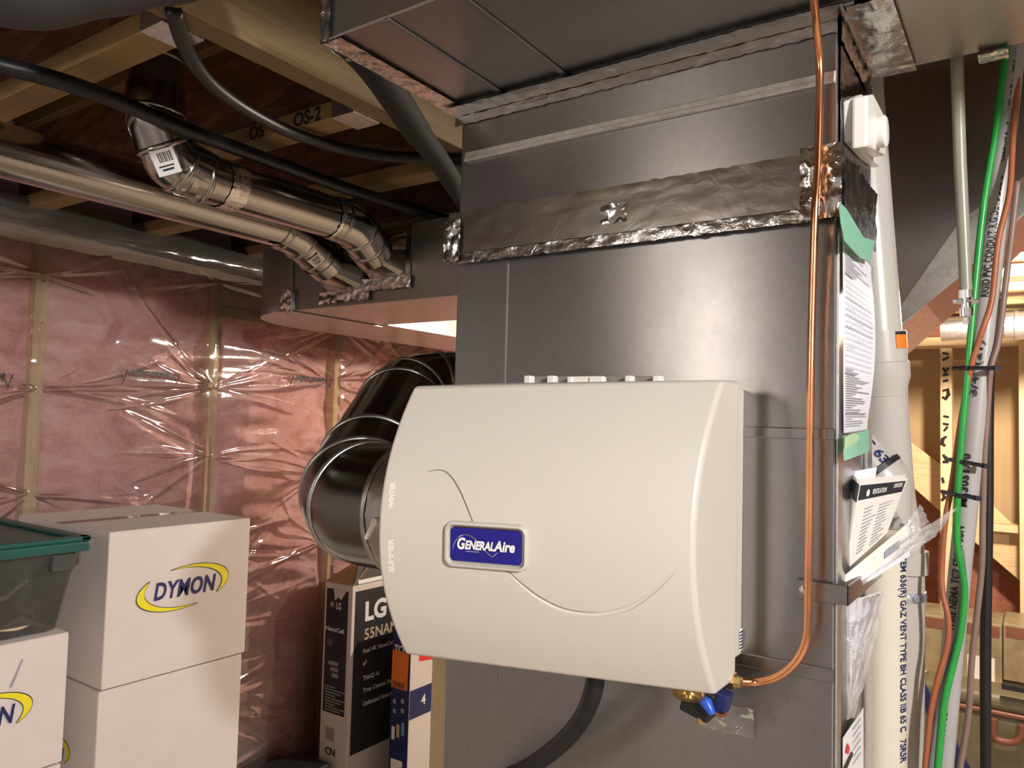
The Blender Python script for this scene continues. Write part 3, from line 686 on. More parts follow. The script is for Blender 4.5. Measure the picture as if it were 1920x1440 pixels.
build(MB().obox(c+V3((.020, .002, .003)), nrm((1, .1, -.3))*.009, Y_*.009, nrm((.3, 0, 1))*.011), 'coil_end', 'navy', sv, bevel=(.002, 2))
q = aty(1310, 1332, .785)
build(MB().tube([q+Z_*.012, q+V3((.003, 0, -.012))], [.006, .0052], 8), 'brass_stem', 'brass', sv, smooth=30)
q = aty(1325, 1318, .775)
build(MB().tube([q+V3((-.012, 0, .006)), q, q+V3((.006, 0, -.010))], [.003, .0065, .0035], 12), 'wire_nut', 'bluewire', sv, smooth=60)
build(MB().tube([aty(*p, .78) for p in ((1331, 1328), (1342, 1338), (1356, 1342), (1364, 1336))], .0018, 8, smooth=5), 'lead_wire', 'brown_wire', sv, smooth=180)
q = aty(1322, 1362, D-.001)
m = crumple(q, nrm((1, 0, .05)), Z_, .056, .030, .006, 71, 24, 14, .002)
build(m, 'clear_tape', 'cleartape', sv, smooth=180)
fitq = aty(1372, 1276, .80); build(MB().lathe(fitq, (1, 0, 0), [(-.02, .007), (-.008, .007), (-.008, .009), (.004, .009), (.004, .006), (.010, .0055)], 6), 'compression_nut', 'brass', sv, smooth=20)
dh = [aty(px, py, y) for px, py, y in ((1118, 1235, .76), (1116, 1275, .76), (1108, 1310, .765), (1092, 1345, .775), (1066, 1380, .785), (1030, 1412, .795), (985, 1442, .80), (920, 1475, .80), (860, 1540, .82))]
dh += [dh[-1]+V3((-.02, 0, -.15)), dh[-1]+V3((-.0, 0, -.6)), dh[-1]+V3((.1, -.05, -1.02))]
tag(build(MB().tube(dh, .0105, 16, smooth=6), 'drain_hose', 'black', smooth=180), 'black rubber drain hose curving down from the humidifier', 'hose')

# ================================================================ THINGS ON THE DUCT'S RIGHT SIDE
# humidistat
hs = thing('humidistat', atx(1600, 305, DX1), 'white wall humidistat with round knob on the duct side', 'control')
bx = [atx(px, py, DX1+.002) for px, py in ((1580, 190), (1600, 180), (1634, 225), (1634, 315), (1612, 300), (1582, 268))]
build(MB().prism(bx, (.010, 0, 0)), 'back_plate', 'ivory', hs, bevel=(.002, 2))
a0 = atx(1594, 240, DX1+.012)
fp = [atx(px, py, DX1+.012) for px, py in ((1597, 184), (1610, 182), (1632, 222), (1634, 296), (1607, 284), (1596, 280))]
build(MB().prism(fp, (.016, 0, 0)), 'cover_shell', 'ivory', hs, bevel=(.003, 2))
kc = atx(1636, 250, DX1+.024)
build(MB().lathe(kc+V3((.004, 0, 0)), (1, 0, 0), [(0, .017), (.004, .017), (.005, .0175), (.009, .0175), (.011, .015)], 32), 'dial_knob', 'ivory', hs, smooth=40)
# permit sheet with green tape
def bilin(c, a, b): return tuple((1-a)*(1-b)*c[0][i]+a*(1-b)*c[1][i]+a*b*c[2][i]+(1-a)*b*c[3][i] for i in (0, 1))
PQ = ((1582, 812), (1624, 806), (1634, 500), (1580, 442))
XPp = DX1+.006
def paper_pt(a, b, off=0):
    px, py = bilin(PQ, a, b); px += 12*a*math.sin(math.pi*min(1, b*1.05))
    return atx(px, py, XPp+.016*a*math.sin(math.pi*b)+off)
ps = thing('permit_sheet', atx(1600, 812, DX1), 'white printed permit sheet taped to the duct side', 'paper')
pso = build(MB().grid(lambda a, b: paper_pt(a, b), 12, 30), 'sheet', 'paper', ps, smooth=180)
m = MB(); rd = random.Random(5); b = .03
while b < .95:
    dense = b < .34 or b > .80
    a1 = rd.uniform(.35, .95) if dense else .95
    a0 = .10
    h = .0045 if dense else .0022
    if rd.random() < .12: h *= 2
    pts = [paper_pt(a0+(a1-a0)*k/5, b, .0012) for k in range(6)]+[paper_pt(a0+(a1-a0)*(5-k)/5, b+h, .0012) for k in range(6)]
    o = len(m.v); m.v += [tuple(p) for p in pts]; m.f += [(o+k, o+k+1, o+10-k, o+11-k) for k in range(5)]
    b += .0125 if dense else .03
build(m, 'printed_lines', 'grey_print', pso)
m = MB()
for k in range(5):
    m.tube([paper_pt(.12+.05*i+.3*(k % 2), .45+.05*k+.005*((i*7+k) % 3-1), .0014) for i in range(6)], .0002, 4)
build(m, 'handwriting', 'grey_print', pso)
for nm, pts in (('masking_tape', ((1573, 380), (1586, 392), (1618, 445), (1640, 452), (1630, 490), (1612, 484), (1582, 452), (1576, 420))), ('masking_tape', ((1580, 818), (1628, 806), (1628, 847), (1582, 864)))):
    P = [atx(px, py, XPp+.005+.0006*i) for i, (px, py) in enumerate(pts)]
    build(MB().prism(P, (.0008, 0, 0)), nm, 'green_tape', ps)
t2 = [atx(px, py, XPp+.012) for px, py in ((1584, 820), (1600, 812), (1610, 818), (1606, 828), (1590, 838), (1583, 842))]
build(MB().prism(t2, (.0006, 0, 0)), 'tape_corner', plain('pale_green_tape', (.36, .56, .30), .6), ps)
# document strap
sk = thing('document_strap', aty(1540, 1132, D-.012), 'bent sheet metal strap screwed on the duct holding manuals', 'bracket')
zst1, zst0 = aty(1493, 1085, D-.004)[2], aty(1493, 1122, D-.004)[2]
xs0, xs1 = aty(1493, 1100, D-.004)[0], aty(1590, 1110, D-.010)[0]
m = MB().box((xs0, D-.006, zst0), (xs1, D-.0035, zst1))
m.box((xs1-.0025, D-.006, zst0), (xs1, DY1+.01, zst1)); m.box((DX1, DY1+.0075, zst0), (xs1, DY1+.01, zst1))
build(m, 'strap', 'galv', sk, bevel=(.0008, 1))
build(MB().lathe(aty(1507, 1105, D-.006), (0, -1, 0), [(0, .0042), (.002, .0040), (.0035, .0015)], 12), 'screw', 'chrome', sk, smooth=40)
# manual with black title band
mn = thing('manual', atd(1590, 1085, .86), 'folded white manual with black title band in the strap', 'booklet')
def pxgrid(c, nu, nv, bow=.0):
    def fn(a, b):
        w = [(1-a)*(1-b), a*(1-b), a*b, (1-a)*b]; px = sum(w[i]*c[i][0] for i in range(4)); py = sum(w[i]*c[i][1] for i in range(4)); z = sum(w[i]*c[i][2] for i in range(4))
        return atd(px, py, z-bow*math.sin(math.pi*a))
    return fn
MQ = ((1583, 1082, .858), (1655, 1022, .905), (1702, 896, .93), (1612, 903, .868))
fnm = pxgrid(MQ, 0, 0, .006)
pg = build(MB().grid(fnm, 12, 8), 'front_page', 'cream_paper', mn, smooth=180)
fb = pxgrid(((1580, 1085, .868), (1652, 1024, .915), (1698, 890, .94), (1606, 898, .878)), 0, 0, .006)
build(MB().grid(fb, 12, 8), 'back_page', 'cream_paper', mn, smooth=180)
fl = pxgrid(((1576, 1078, .872), (1583, 1082, .858), (1612, 903, .868), (1596, 888, .884)), 0, 0, .003)
spn = build(MB().grid(fl, 5, 8), 'folded_edge', 'cream_paper', mn, smooth=180)
build(MB().grid(pxgrid(((1594, 912, .892), (1640, 908, .90), (1644, 876, .90), (1598, 884, .89)), 0, 0, .006), 8, 4), 'inner_page', 'paper', mn, smooth=180)
def sub(fn, a0, a1, b0, b1, e=.0012):
    return lambda a, b: V3(fn(a0+(a1-a0)*a, b0+(b1-b0)*b))-CF*e
build(MB().grid(sub(fnm, .03, .97, .80, .96), 12, 2), 'title_band', 'charcoal', pg, smooth=180)
build(MB().grid(sub(fl, .05, .98, .78, .965), 4, 2), 'title_band', 'charcoal', spn, smooth=180)
def ptext(s, fn, a0, b0, a1, size_b, mat, parent, e=.0020, **k):
    v, f = textmesh(s, 1.0, **k); w = v[:, 0].max(); P = []
    for x, y, z in v: P.append(V3(fn(a0+(a1-a0)*x/w, b0+size_b*y))-CF*e)
    return build(MB().add(P, f), 'printed_text', mat, parent)
ptext('VENTILATION', fnm, .30, .845, .60, .085, 'white', pg, bold=.02)
ptext('e', fnm, .17, .835, .24, .15, 'white', pg, bold=.03)
for bb in (.885, .905, .925): build(MB().grid(sub(fnm, .74, .92, bb, bb+.010, .002), 4, 1), 'printed_line', 'white', pg)
m = MB(); rd = random.Random(8)
for k in range(13):
    for c0 in (.22, .55):
        b0 = .68-.042*k; w = rd.uniform(.14, .28); o = len(m.v)
        a0 = c0; pts = [sub(fnm, 0, 1, 0, 1, .0016)(a0, b0), sub(fnm, 0, 1, 0, 1, .0016)(a0+w, b0+.012), sub(fnm, 0, 1, 0, 1, .0016)(a0+w, b0+.026), sub(fnm, 0, 1, 0, 1, .0016)(a0, b0+.014)]
        m.add(pts, [(0, 1, 2, 3)])
build(m, 'printed_lines', 'grey_print', pg)
# bagged manual leaning out to the right
bg = thing('bagged_manual', atd(1585, 1112, .85), 'clear plastic bag with booklets leaning out right of the strap', 'booklet')
fq = pxgrid(((1588, 1108, .838), (1700, 1030, .886), (1706, 978, .90), (1580, 1082, .842)), 0, 0, .010)
bk = build(MB().grid(fq, 12, 6), 'booklet', 'cream_paper', bg, smooth=180)
fq2 = pxgrid(((1590, 1114, .862), (1706, 1042, .91), (1712, 982, .925), (1582, 1088, .865)), 0, 0, .010)
build(MB().grid(fq2, 12, 6), 'booklet', 'paper', bg, smooth=180)
build(MB().grid(sub(fq, .62, .86, .28, .60), 6, 3), 'printed_logo', 'grey_print', bk)
def bagfn(c, amp, sd):
    g = pxgrid(c, 0, 0, .014)
    return lambda a, b: V3(g(a, b))-CF*(amp*noise.fractal(Vector((a*7+sd, b*5, sd)), 1, 2, 3)+.004)
build(MB().grid(bagfn(((1584, 1118, .846), (1752, 1004, .925), (1792, 950, .94), (1578, 1076, .850)), .0035, 3), 50, 18), 'bag_film', 'bag', bg, smooth=180)
build(MB().grid(bagfn(((1690, 1040, .895), (1752, 1000, .93), (1722, 945, .93), (1690, 988, .90)), .005, 8), 24, 18), 'bag_film', 'bag', bg, smooth=180)
lowc = ((1578, 1344, .862), (1596, 1338, .875), (1650, 1110, .90), (1574, 1132, .858))
fl2 = pxgrid(lowc, 0, 0, .012)
lo = build(MB().grid(fl2, 10, 16), 'booklet', 'paper', bg, smooth=180)
m = MB()
for k in range(17):
    f2 = sub(fl2, 0, 1, 0, 1, .0016); b0 = .25+.034*k
    m.add([f2(.28, b0), f2(.75, b0+.03), f2(.75, b0+.04), f2(.28, b0+.01)], [(0, 1, 2, 3)])
build(m, 'printed_lines', 'grey_print', lo)
build(MB().grid(bagfn(((1574, 1350, .856), (1600, 1342, .868), (1664, 1108, .895), (1572, 1128, .850)), .005, 15), 30, 50), 'bag_film', 'bag', bg, smooth=180)

# ================================================================ VENT PIPES AND LINES AT RIGHT
def pipetext(s, size, c, axis, out, r, mat, parent, L=None, name='printed_text', bold=0):
    v, f = textmesh(s, size, bold=bold); ax = nrm(axis); out = V3(out); out = nrm(out-ax*(out@ax)); tn = np.cross(out, ax); c = V3(c)
    if L: v[:, 0] *= L/v[:, 0].max()
    P = [c+ax*x+(r+.0006)*(out*math.cos(y/r)+tn*math.sin(y/r)) for x, y, z in v]
    return build(MB().add(P, f), name, mat, parent)
RV = .0302
va = thing('vent_pipe', aty(1690, 1440, 1.2), 'grey-white plastic vent pipe with couplings right of the duct', 'pipe')
A = [aty(px, py, y) for px, py, y in ((1606, 60, 1.12), (1613, 190, 1.12), (1646, 640, 1.12), (1652, 720, 1.125), (1668, 930, 1.15), (1683, 1010, 1.17), (1688, 1060, 1.18), (1687, 1440, 1.18))]
A.append(A[-1]-Z_*.6)
build(MB().tube(A[:4], RV, 28), 'upper_pipe', 'pvc_white', va, smooth=50)
t = nrm(A[3]-A[2]); cp_ = build(MB().lathe(A[2]-t*.012, t, [(0, RV), (0, RV+.004), (.040, RV+.004), (.042, RV+.006), (.060, RV+.006), (.074, RV+.002), (.085, RV+.001)], 32), 'coupling', 'pvc_white', va, smooth=35)
v_ = nrm(C0-A[2]); ro = nrm(np.cross(t, v_)); ro = ro if ro@CR > 0 else -ro
od = nrm(v_*.45+ro*.9); od = nrm(od-t*(od@t))
tl = np.cross(od, t)
m = MB().grid(lambda a, b: A[2]+t*(.000+.022*b-.010)+(RV+.0048)*(od*math.cos((a-.5)*.9)+tl*math.sin((a-.5)*.9)), 8, 2)
build(m, 'warning_sticker', 'orange', cp_)
m = MB().grid(lambda a, b: A[2]+t*(-.004*b-.006)+(RV+.0051)*(od*math.cos((a-.5)*.9)+tl*math.sin((a-.5)*.9)), 8, 1)
build(m, 'sticker_header', 'black_print', cp_)
build(MB().tube(A[3:6]+[A[6]], RV+.001, 28, smooth=4), 'middle_pipe', 'pvc_white', va, smooth=60)
t = nrm(A[7]-A[6]); build(MB().lathe(A[6]-t*.022, t, [(0, RV+.001), (0, RV+.0045), (.030, RV+.0045), (.032, RV+.001)], 32), 'coupling', 'pvc_white', va, smooth=35)
build(MB().tube([A[6], A[7], A[8]], RV, 28), 'lower_pipe', 'pvc_white', va, smooth=60)
q = aty(1687, 1113, 1.18); m = MB().lathe(q, Z_, [(-.006, RV+.0012), (-.006, RV+.0022), (.006, RV+.0022), (.006, RV+.0012)], 36)
hb = build(m, 'hanger_band', 'steel_wire', va, smooth=35)
for k in range(5):
    an = -.9+.45*k; dr = nrm(V3((math.sin(an+.35), -math.cos(an+.35), 0))); build(MB().lathe(q+dr*(RV+.0015), dr, [(0, .0062), (.0022, .0058), (.0026, .003)], 12), 'band_lobe', 'steel_wire', hb)
vc = thing('vent_pipe', aty(1654, 1440, 1.1), 'cream plastic vent pipe with blue lettering standing nearest the duct', 'pipe')
Cq = [aty(px, py, y) for px, py, y in ((1545, 780, 1.10), (1654, 900, 1.105), (1653, 985, 1.105), (1652, 1440, 1.105))]
build(MB().tube([Cq[0], Cq[0]*.1+Cq[1]*.9], RV, 28), 'slanted_pipe', 'pvc_white', vc, smooth=50)
ax = nrm(Cq[1]-Cq[0]); pipetext('C 636', .020, Cq[0]+ax*.056, ax, nrm(C0-Cq[0])+V3((.35, 0, .45)), RV, 'navy', vc, bold=.0006)
pf = fillet([Cq[0]*.10+Cq[1]*.90, Cq[1], Cq[2]], [.018]); build(MB().tube(pf, RV+.005, 28), 'elbow', 'pvc_white', vc, smooth=60)
c0 = Cq[0]*.10+Cq[1]*.90; build(MB().lathe(c0, ax, [(-.004, RV+.001), (-.004, RV+.006), (.003, RV+.006)], 32), 'primer_ring', 'black_print', vc)
build(MB().tube([Cq[2]+Z_*.01, Cq[3], Cq[3]-Z_*.6], RV, 28), 'straight_pipe', 'pvc_cream', vc, smooth=50)
rt = aty(1690, 930, 1.10)
vd = nrm(C0-V3((Cq[2][0], 1.1, 1.4))); outd = nrm(vd*.80+CR*.60)
pipetext('ULC NO S   SYSTEM 636(R) GAZ VENT TYPE BH CLASS IIB 65 C   7SR5R', .0165, Cq[2]+(Cq[2]-Cq[3])*.12, Cq[3]-Cq[2], outd, RV, 'navy', vc, L=1.06*np.linalg.norm(Cq[3]-Cq[2]), bold=.0004)

# slanted duct behind
YS = 1.45
sd = thing('slanted_duct', (.1, 1.6, 1.7), 'dark galvanised duct slanting up to the right behind the vent pipes', 'duct')
E_ = [aty(px, py, YS) for px, py in ((1640, 655), (1682, 615), (1801, 518), (1920, 399), (2020, 305))]
poly = [E_[0], E_[1], E_[2], E_[3], E_[4], V3((E_[4][0], YS, 2.40)), V3((E_[0][0], YS, 2.40))]
build(MB().prism(poly, (0, .26, 0)), 'duct_body', 'galv_dark', sd, bevel=(.002, 1))
strip = [aty(px, py, YS-.003) for px, py in ((1640, 655), (1682, 615), (1801, 518), (1920, 399), (2020, 305), (2020, 225), (1920, 330), (1865, 370), (1801, 412), (1690, 572), (1640, 640))]
build(MB().prism(strip, (0, .003, 0)), 'joint_flange', 'galv_bright', sd)
E_[1] = E_[0]+(E_[1]-E_[0])*.2
dn = nrm(np.cross(E_[4]-E_[1], Y_)); dn = dn if dn[2] < 0 else -dn
build(MB().obox((E_[1]+E_[4])/2+Y_*.13+dn*.0015, (E_[4]-E_[1])/2, Y_*.13, dn*.0015), 'underside_sheet', 'galv_bright', sd)
for px in (1700, 1756):
    a = aty(px, 300, YS); build(MB().box((a[0], YS-.002, 1.95), (a[0]+.003, YS, 2.39)), 'seam', 'galv_dark', sd)

# PVC conduit and cables
cd = thing('conduit', atd(1760, 1500, 1.0)*V3((1, 1, 0)), 'grey rigid plastic conduit with black lettering at far right', 'conduit')
cpts = [atd(px, py, 1.0) for px, py in ((1912, -20), (1900, 100), (1870, 380), (1838, 700), (1802, 1050), (1766, 1440), (1735, 1800))]
build(MB().tube(cpts, .0134, 20, smooth=4), 'conduit_pipe', 'pvc_grey', cd, smooth=60)
def ctext(s, pa, pb, size):
    a, b = atd(*pa, 1.0), atd(*pb, 1.0); pipetext(s, size, a, b-a, nrm(C0-a)+CR*.12, .0134, 'black_print', cd, L=np.linalg.norm(b-a), bold=.0003)
ctext('RIGID PVC CONDUIT RIGIDE 75 DEG C', (1850, 560), (1877, 335), .0125)
ctext('C22.2 No 211.2 FT 4 SUNLIGHT RESISTANT', (1879, 310), (1903, 90), .0125)
ctext('3/4" (21)', (1828, 745), (1842, 640), .0125)
ctext('WIRE NEMA TC2 EPC40 SUN', (1786, 1180), (1806, 985), .0125)
ctext('M130517 0', (1810, 950), (1818, 850), .0125)
ctext('STANDARD FT4-UL', (1760, 1450), (1775, 1330), .0115)
def cable(name, pts, r, mat, label, cat='cable', group=None):
    return tag(build(MB().tube([atd(*p) for p in pts], r, 12, smooth=6), name, mat, smooth=180), label, cat, group)
cable('grounding_wire', [(1886, 80, .985), (1884, 110, .985), (1868, 240, .98), (1845, 380, .975), (1828, 540, .975), (1815, 690, .972), (1803, 820, .972), (1795, 940, .972), (1795, 1020, .972), (1808, 1100, .97), (1802, 1180, .97), (1790, 1235, .97), (1772, 1310, .97), (1764, 1380, .97), (1758, 1450, .97), (1752, 1560, .97)], .0042, 'green_wire', 'bright green grounding wire running along the grey conduit')
cable('grey_cable', [(1800, 1030, .976), (1806, 1100, .976), (1798, 1180, .976), (1782, 1245, .976), (1764, 1320, .976), (1752, 1400, .976), (1742, 1470, .976)], .0044, 'grey_wire', 'dark grey cable tucked behind the green wire')
cable('orange_cable', [(1915, 50, 1.0), (1900, 250, .98), (1893, 360, .965), (1872, 450, .96), (1860, 560, .96), (1845, 610, .96), (1832, 650, .965), (1818, 700, .97), (1800, 800, .985), (1786, 900, .985), (1772, 980, .985), (1766, 1060, .985), (1767, 1110, .98), (1778, 1160, .972), (1776, 1210, .972), (1762, 1260, .975), (1750, 1310, .98), (1741, 1370, .98), (1734, 1450, .98)], .0036, plain('rust_orange_jacket', (.34, .10, .035), .45), 'rust orange cable crossing over the conduit and wandering down its left')
cable('brown_cable', [(1908, 340, .99), (1898, 430, .99), (1882, 560, .985), (1872, 640, .985), (1858, 690, .985), (1852, 760, .99), (1846, 850, .99), (1843, 960, .99), (1841, 1060, .99), (1832, 1150, .99), (1822, 1240, .99), (1816, 1340, .99), (1800, 1440, .99), (1790, 1520, .99)], .0038, 'mauve_wire', 'dull brown cable hanging between conduit and black pipe')
cable('black_pipe', [(1866, 560, 1.01), (1858, 640, 1.01), (1853, 760, 1.0), (1852, 960, 1.0), (1848, 1200, 1.0), (1848, 1440, 1.0), (1848, 1700, 1.0)], .0066, 'black', 'straight black pipe hanging at far right', 'pipe')
def ziptie(px, py, px2, py2, lab):
    a, b = atd(px, py, .965), atd(px2, py2, .965); d = b-a; z = thing('cable_tie', (a+b)/2, lab, 'cable tie', 'black cable ties')
    loop = [a+d*t_ for t_ in (0, .5, 1)]+[b+CF*.03, a+CF*.03, a]
    build(MB().tube(loop, .0028, 6), 'tie_loop', 'black', z)
    build(MB().obox(b, nrm(d)*.004, nrm(np.cross(d, CF))*.003, CF*.003), 'tie_head', 'black', z)
ziptie(1814, 690, 1868, 690, 'uppermost black cable tie around conduit and cables')
ziptie(1806, 866, 1848, 874, 'middle black cable tie joining conduit to black pipe')
ziptie(1792, 928, 1832, 934, 'lowest black cable tie around the grey conduit')
ct = thing('water_line', atd(1812, 600, .93), 'milky plastic water tube ending in a chrome saddle valve', 'tube')
build(MB().tube([atd(px, py, .945) for px, py in ((1790, 20), (1794, 110), (1800, 300), (1806, 430), (1811, 545))], .0072, 14), 'tubing', 'tube_clear', ct, smooth=60)
vq = atd(1811, 562, .945); up = nrm(atd(1806, 430, .945)-vq)
build(MB().lathe(vq+up*.012, -up, [(0, .008), (.010, .008), (.010, .0055), (.022, .006), (.022, .0075), (.032, .0075), (.034, .004), (.042, .004)], 12), 'valve_body', 'chrome', ct, smooth=30)
for sgn in (-1, 1): build(MB().obox(vq-up*.002+CR*sgn*.009, CR*.006, up*.0028, CF*.003), 'valve_wing', 'chrome', ct, bevel=(.001, 2))
build(MB().lathe(vq-CF*.006, -CF, [(0, .003), (.005, .003), (.007, .0015)], 10), 'valve_screw', 'chrome', ct)

# ================================================================ HOSES AND LINES IN THE JOISTS
def zcable(name, pts, r, mat, label, cat):
    return tag(build(MB().tube([atz(px, py, z) for px, py, z in pts], r, 14, smooth=6), name, mat, smooth=180), label, cat)
zcable('black_hose', [(-90, 95, 2.115), (0, 122, 2.115), (100, 148, 2.115), (200, 182, 2.115), (330, 236, 2.115), (440, 277, 2.12), (530, 310, 2.12), (640, 350, 2.12), (760, 388, 2.12), (860, 420, 2.12), (960, 455, 2.12)], .0150, 'black', 'straight black hose slung low across the joists', 'hose')
zcable('black_hose', [(325, 20, 2.165), (340, 70, 2.16), (365, 120, 2.155), (405, 165, 2.15), (470, 210, 2.15), (550, 250, 2.15), (640, 278, 2.15), (720, 292, 2.15), (800, 297, 2.155), (880, 300, 2.155)], .0130, 'black', 'sagging black hose curving up beside the wooden beam', 'hose')
ls = thing('refrigerant_line', atz(800, 240, 2.1), 'black foam covered pipe with bare copper end by the beam', 'pipe')
build(MB().tube([atz(px, py, z) for px, py, z in ((650, 70, 2.13), (700, 125, 2.12), (745, 190, 2.11), (784, 250, 2.105))], .027, 18, smooth=5), 'foam_sleeve', 'black_foam', ls, smooth=60)
build(MB().tube([atz(px, py, z) for px, py, z in ((775, 235, 2.105), (800, 270, 2.105), (835, 320, 2.105), (870, 376, 2.12), (900, 420, 2.14))], .024, 18, smooth=5), 'foam_sleeve', 'black_foam', ls, smooth=60)
build(MB().tube([atz(px, py, z) for px, py, z in ((795, 280, 2.10), (812, 305, 2.098), (838, 345, 2.098), (862, 382, 2.11), (890, 425, 2.125))], .0062, 10, smooth=5), 'copper_line', 'copper', ls, smooth=60)
# dark flexible duct hanging at top left
fd = thing('flex_duct', atz(120, 40, 2.05), 'dark grey sleeved flexible duct sagging at the top left', 'duct')
fx = [atd(px, py, z) for px, py, z in ((-160, -75, .86), (40, -48, .88), (200, -74, .90), (330, -98, .92), (520, -150, .93))]
P = spline(fx, 14); R_ = [.058+.0015*math.sin(i*.5) for i in range(len(P))]
build(MB().tube(P, R_, 26), 'sleeve', 'flex', fd, smooth=60)
fe = atd(8, -8, 1.0)
build(crumple(atd(-60, 52, .985), CR, CU, .062, .075, .004, 81, 14, 14), 'torn_wrap', 'white_card', fd, smooth=180)

# ================================================================ STACKED STORAGE BOXES
def crescent(rev, w, h):
    outl, inn = [], []
    for k in range(33):
        t_ = k/32; a = math.radians(112-150*t_); wd = .17*math.sin(math.pi*t_**1.25)**.8
        x, y = math.cos(a), math.sin(a); s = -1 if rev else 1
        outl.append((s*(x*w*.5), s*(y*h*.5))); inn.append((s*(x*w*.5*(1-wd)-.012*w*0), s*(y*h*.5*(1-wd*1.25))))
    return outl, inn
def logo(parent, c, r, u, w, blue='navy'):
    h = w*.42; r, u = V3(r), V3(u); c = V3(c); n_ = np.cross(r, u); sh = .16
    lg = None
    for rev in (0, 1):
        for mat, gr, off in (('black_print', .006, .0010), ('yellow', 0, .0016)):
            o_, i_ = crescent(rev, w, h); s = -1 if rev else 1
            o_ = [(x+gr*w*np.sign(x), y+gr*w*np.sign(y)) for x, y in o_] if gr else o_
            i_ = [(x-gr*w*np.sign(x)*.8, y-gr*w*np.sign(y)*.8) for x, y in i_] if gr else i_
            P = [c+r*(x+sh*y)+u*(y+.06*x)+n_*off for x, y in o_]+[c+r*(x+sh*y)+u*(y+.06*x)+n_*off for x, y in i_]
            m = MB().add(P, [(k, k+1, 33+k+1, 33+k) for k in range(32)])
            build(m, 'logo_crescent', mat, parent)
    text('DYMON', w*.235, c-r*w*.335-u*w*.083, r, u, blue, parent, bold=w*.0058, spacing=1.06, shear=.18, fit=w*.69, off=.0014)
def carton(x0, x1, y0, y1, z0, z1, label, logos=(), group=None, openlid=False):
    t_ = thing('storage_box', ((x0+x1)/2, (y0+y1)/2, z0), label, 'box', group)
    b_ = build(MB().box((x0, y0, z0), (x1, y1, z1-.003)), 'box_body', 'white_card', t_, bevel=(.003, 2))
    ym = y0+(y1-y0)*.5; xm = (x0+x1)/2
    for xa, xb in ((x0+.002, xm-.001), (xm+.001, x1-.001)):
        f = MB().box((xa, y0+.001, z1-.004), (xb, y1-.001, z1)); build(f, 'top_flap', 'white_card', t_, bevel=(.001, 1))
    build(MB().box((xm-.025, y0-.0004, z1), (xm+.025, y1+.0004, z1+.0005)), 'packing_tape', 'cleartape', t_)
    for kind, cx, cy, w in logos:
        if kind == 'F': logo(b_, (x1+.0004, cx, cy), Y_, Z_, w)
        if kind == 'S': logo(b_, (cx, y0-.0004, cy), X, Z_, w)
    return t_
XF = -1.95
cc = atx(346, 1100, XF); wl_ = (atx(428, 1090, XF)-atx(262, 1115, XF))[1]
g = 'white storage boxes in stacks'
carton(-2.45, XF, 1.052, 1.476, .850, 1.245, 'white cardboard box, topmost of the rear stack, yellow crescent logo facing', [('F', cc[1], cc[2], wl_*1.02)], g)
carton(-2.45, XF-.004, 1.048, 1.470, .444, .846, 'plain white box directly under the topmost box of the rear stack', [('S', -2.178, .655, .20)], g)
carton(-2.45, XF, 1.05, 1.476, 0, .440, 'white box at the bottom of the rear stack', [], g)
XG = -1.86; yR = atx(130, 1185, XG)[1]; zG1 = atx(130, 1185, XG)[2]; zG0 = atx(125, 1425, XG)[2]
nc = atx(-54, 1357, XG)
bt = carton(-2.30, XG, yR-.42, yR, zG0, zG1, 'white box with scuff mark supporting the green-lidded tote', [('F', nc[1], nc[2], .235)], g)
sc = [atx(px, py, XG+.0012) for px, py in ((42, 1235), (44, 1237), (22, 1290), (18, 1288))]
build(MB().add(sc, [(0, 1, 2, 3)]), 'scuff_mark', 'grey_print', bt)
carton(-2.30, XG, yR-.42, yR-.002, zG0-.35, zG0-.004, 'white box below the scuffed box at left', [], g)
carton(-2.30, XG, yR-.42, yR, 0, zG0-.354, 'white box on the floor at far left', [], g)
# tote
tt = thing('storage_tote', (-2.05, yR-.2, zG1), 'translucent plastic tote with dark green lid on white box', 'tote')
XT = -1.80; ztop = atx(163, 1028, XT)[2]; yt = atx(150, 1060, XT)[1]; yl = atx(165, 1025, XT)[1]
zb = zG1+.002
yb_ = yR-.012
bot = [(-2.27, yb_-.38, zb), (XG-.03, yb_-.38, zb), (XG-.03, yb_, zb), (-2.27, yb_, zb)]
top = [(-2.31, yt-.43, ztop), (XT, yt-.43, ztop), (XT, yt, ztop), (-2.31, yt, ztop)]
m = MB().add(bot+top, [(0, 1, 2, 3), (0, 1, 5, 4), (1, 2, 6, 5), (2, 3, 7, 6), (3, 0, 4, 7)])
build(m, 'tote_body', 'tote', tt, bevel=(.012, 3), smooth=40)
m = MB().box((-2.33, yl-.47, ztop-.004), (XT+.014, yl, ztop+.020))
ld = build(m, 'tote_lid', 'green_lid', tt, bevel=(.006, 3))
m = MB()
for a_, b_ in (((-2.33, yl-.47), (XT+.014, yl-.445)), ((-2.33, yl-.022), (XT+.014, yl)), ((-2.33, yl-.47), (-2.30, yl)), ((XT-.012, yl-.47), (XT+.014, yl))):
    m.box((a_[0], a_[1], ztop+.020), (b_[0], b_[1], ztop+.030))
build(m, 'lid_rim', 'green_lid', ld, bevel=(.003, 2))
build(MB().box((XT-.03, yt-.06, ztop-.045), (XT+.001, yt-.012, ztop-.006)), 'tote_handle', 'tote', tt, bevel=(.004, 2))
def blob(c, r, sd, n=20):
    c = V3(c); m = MB(); P = []
    def fn(a, b):
        th, ph = 2*math.pi*a, math.pi*b; d = V3((math.sin(ph)*math.cos(th), math.sin(ph)*math.sin(th), math.cos(ph)))
        q = np.sign(d)*np.abs(d)**.6
        return c+q*V3(r)*(1+.12*noise.fractal(Vector(d*2.2+V3((sd, 0, 0))), 1, 2, 3))
    return m.grid(fn, n*2, n)
bgz = zb+.092
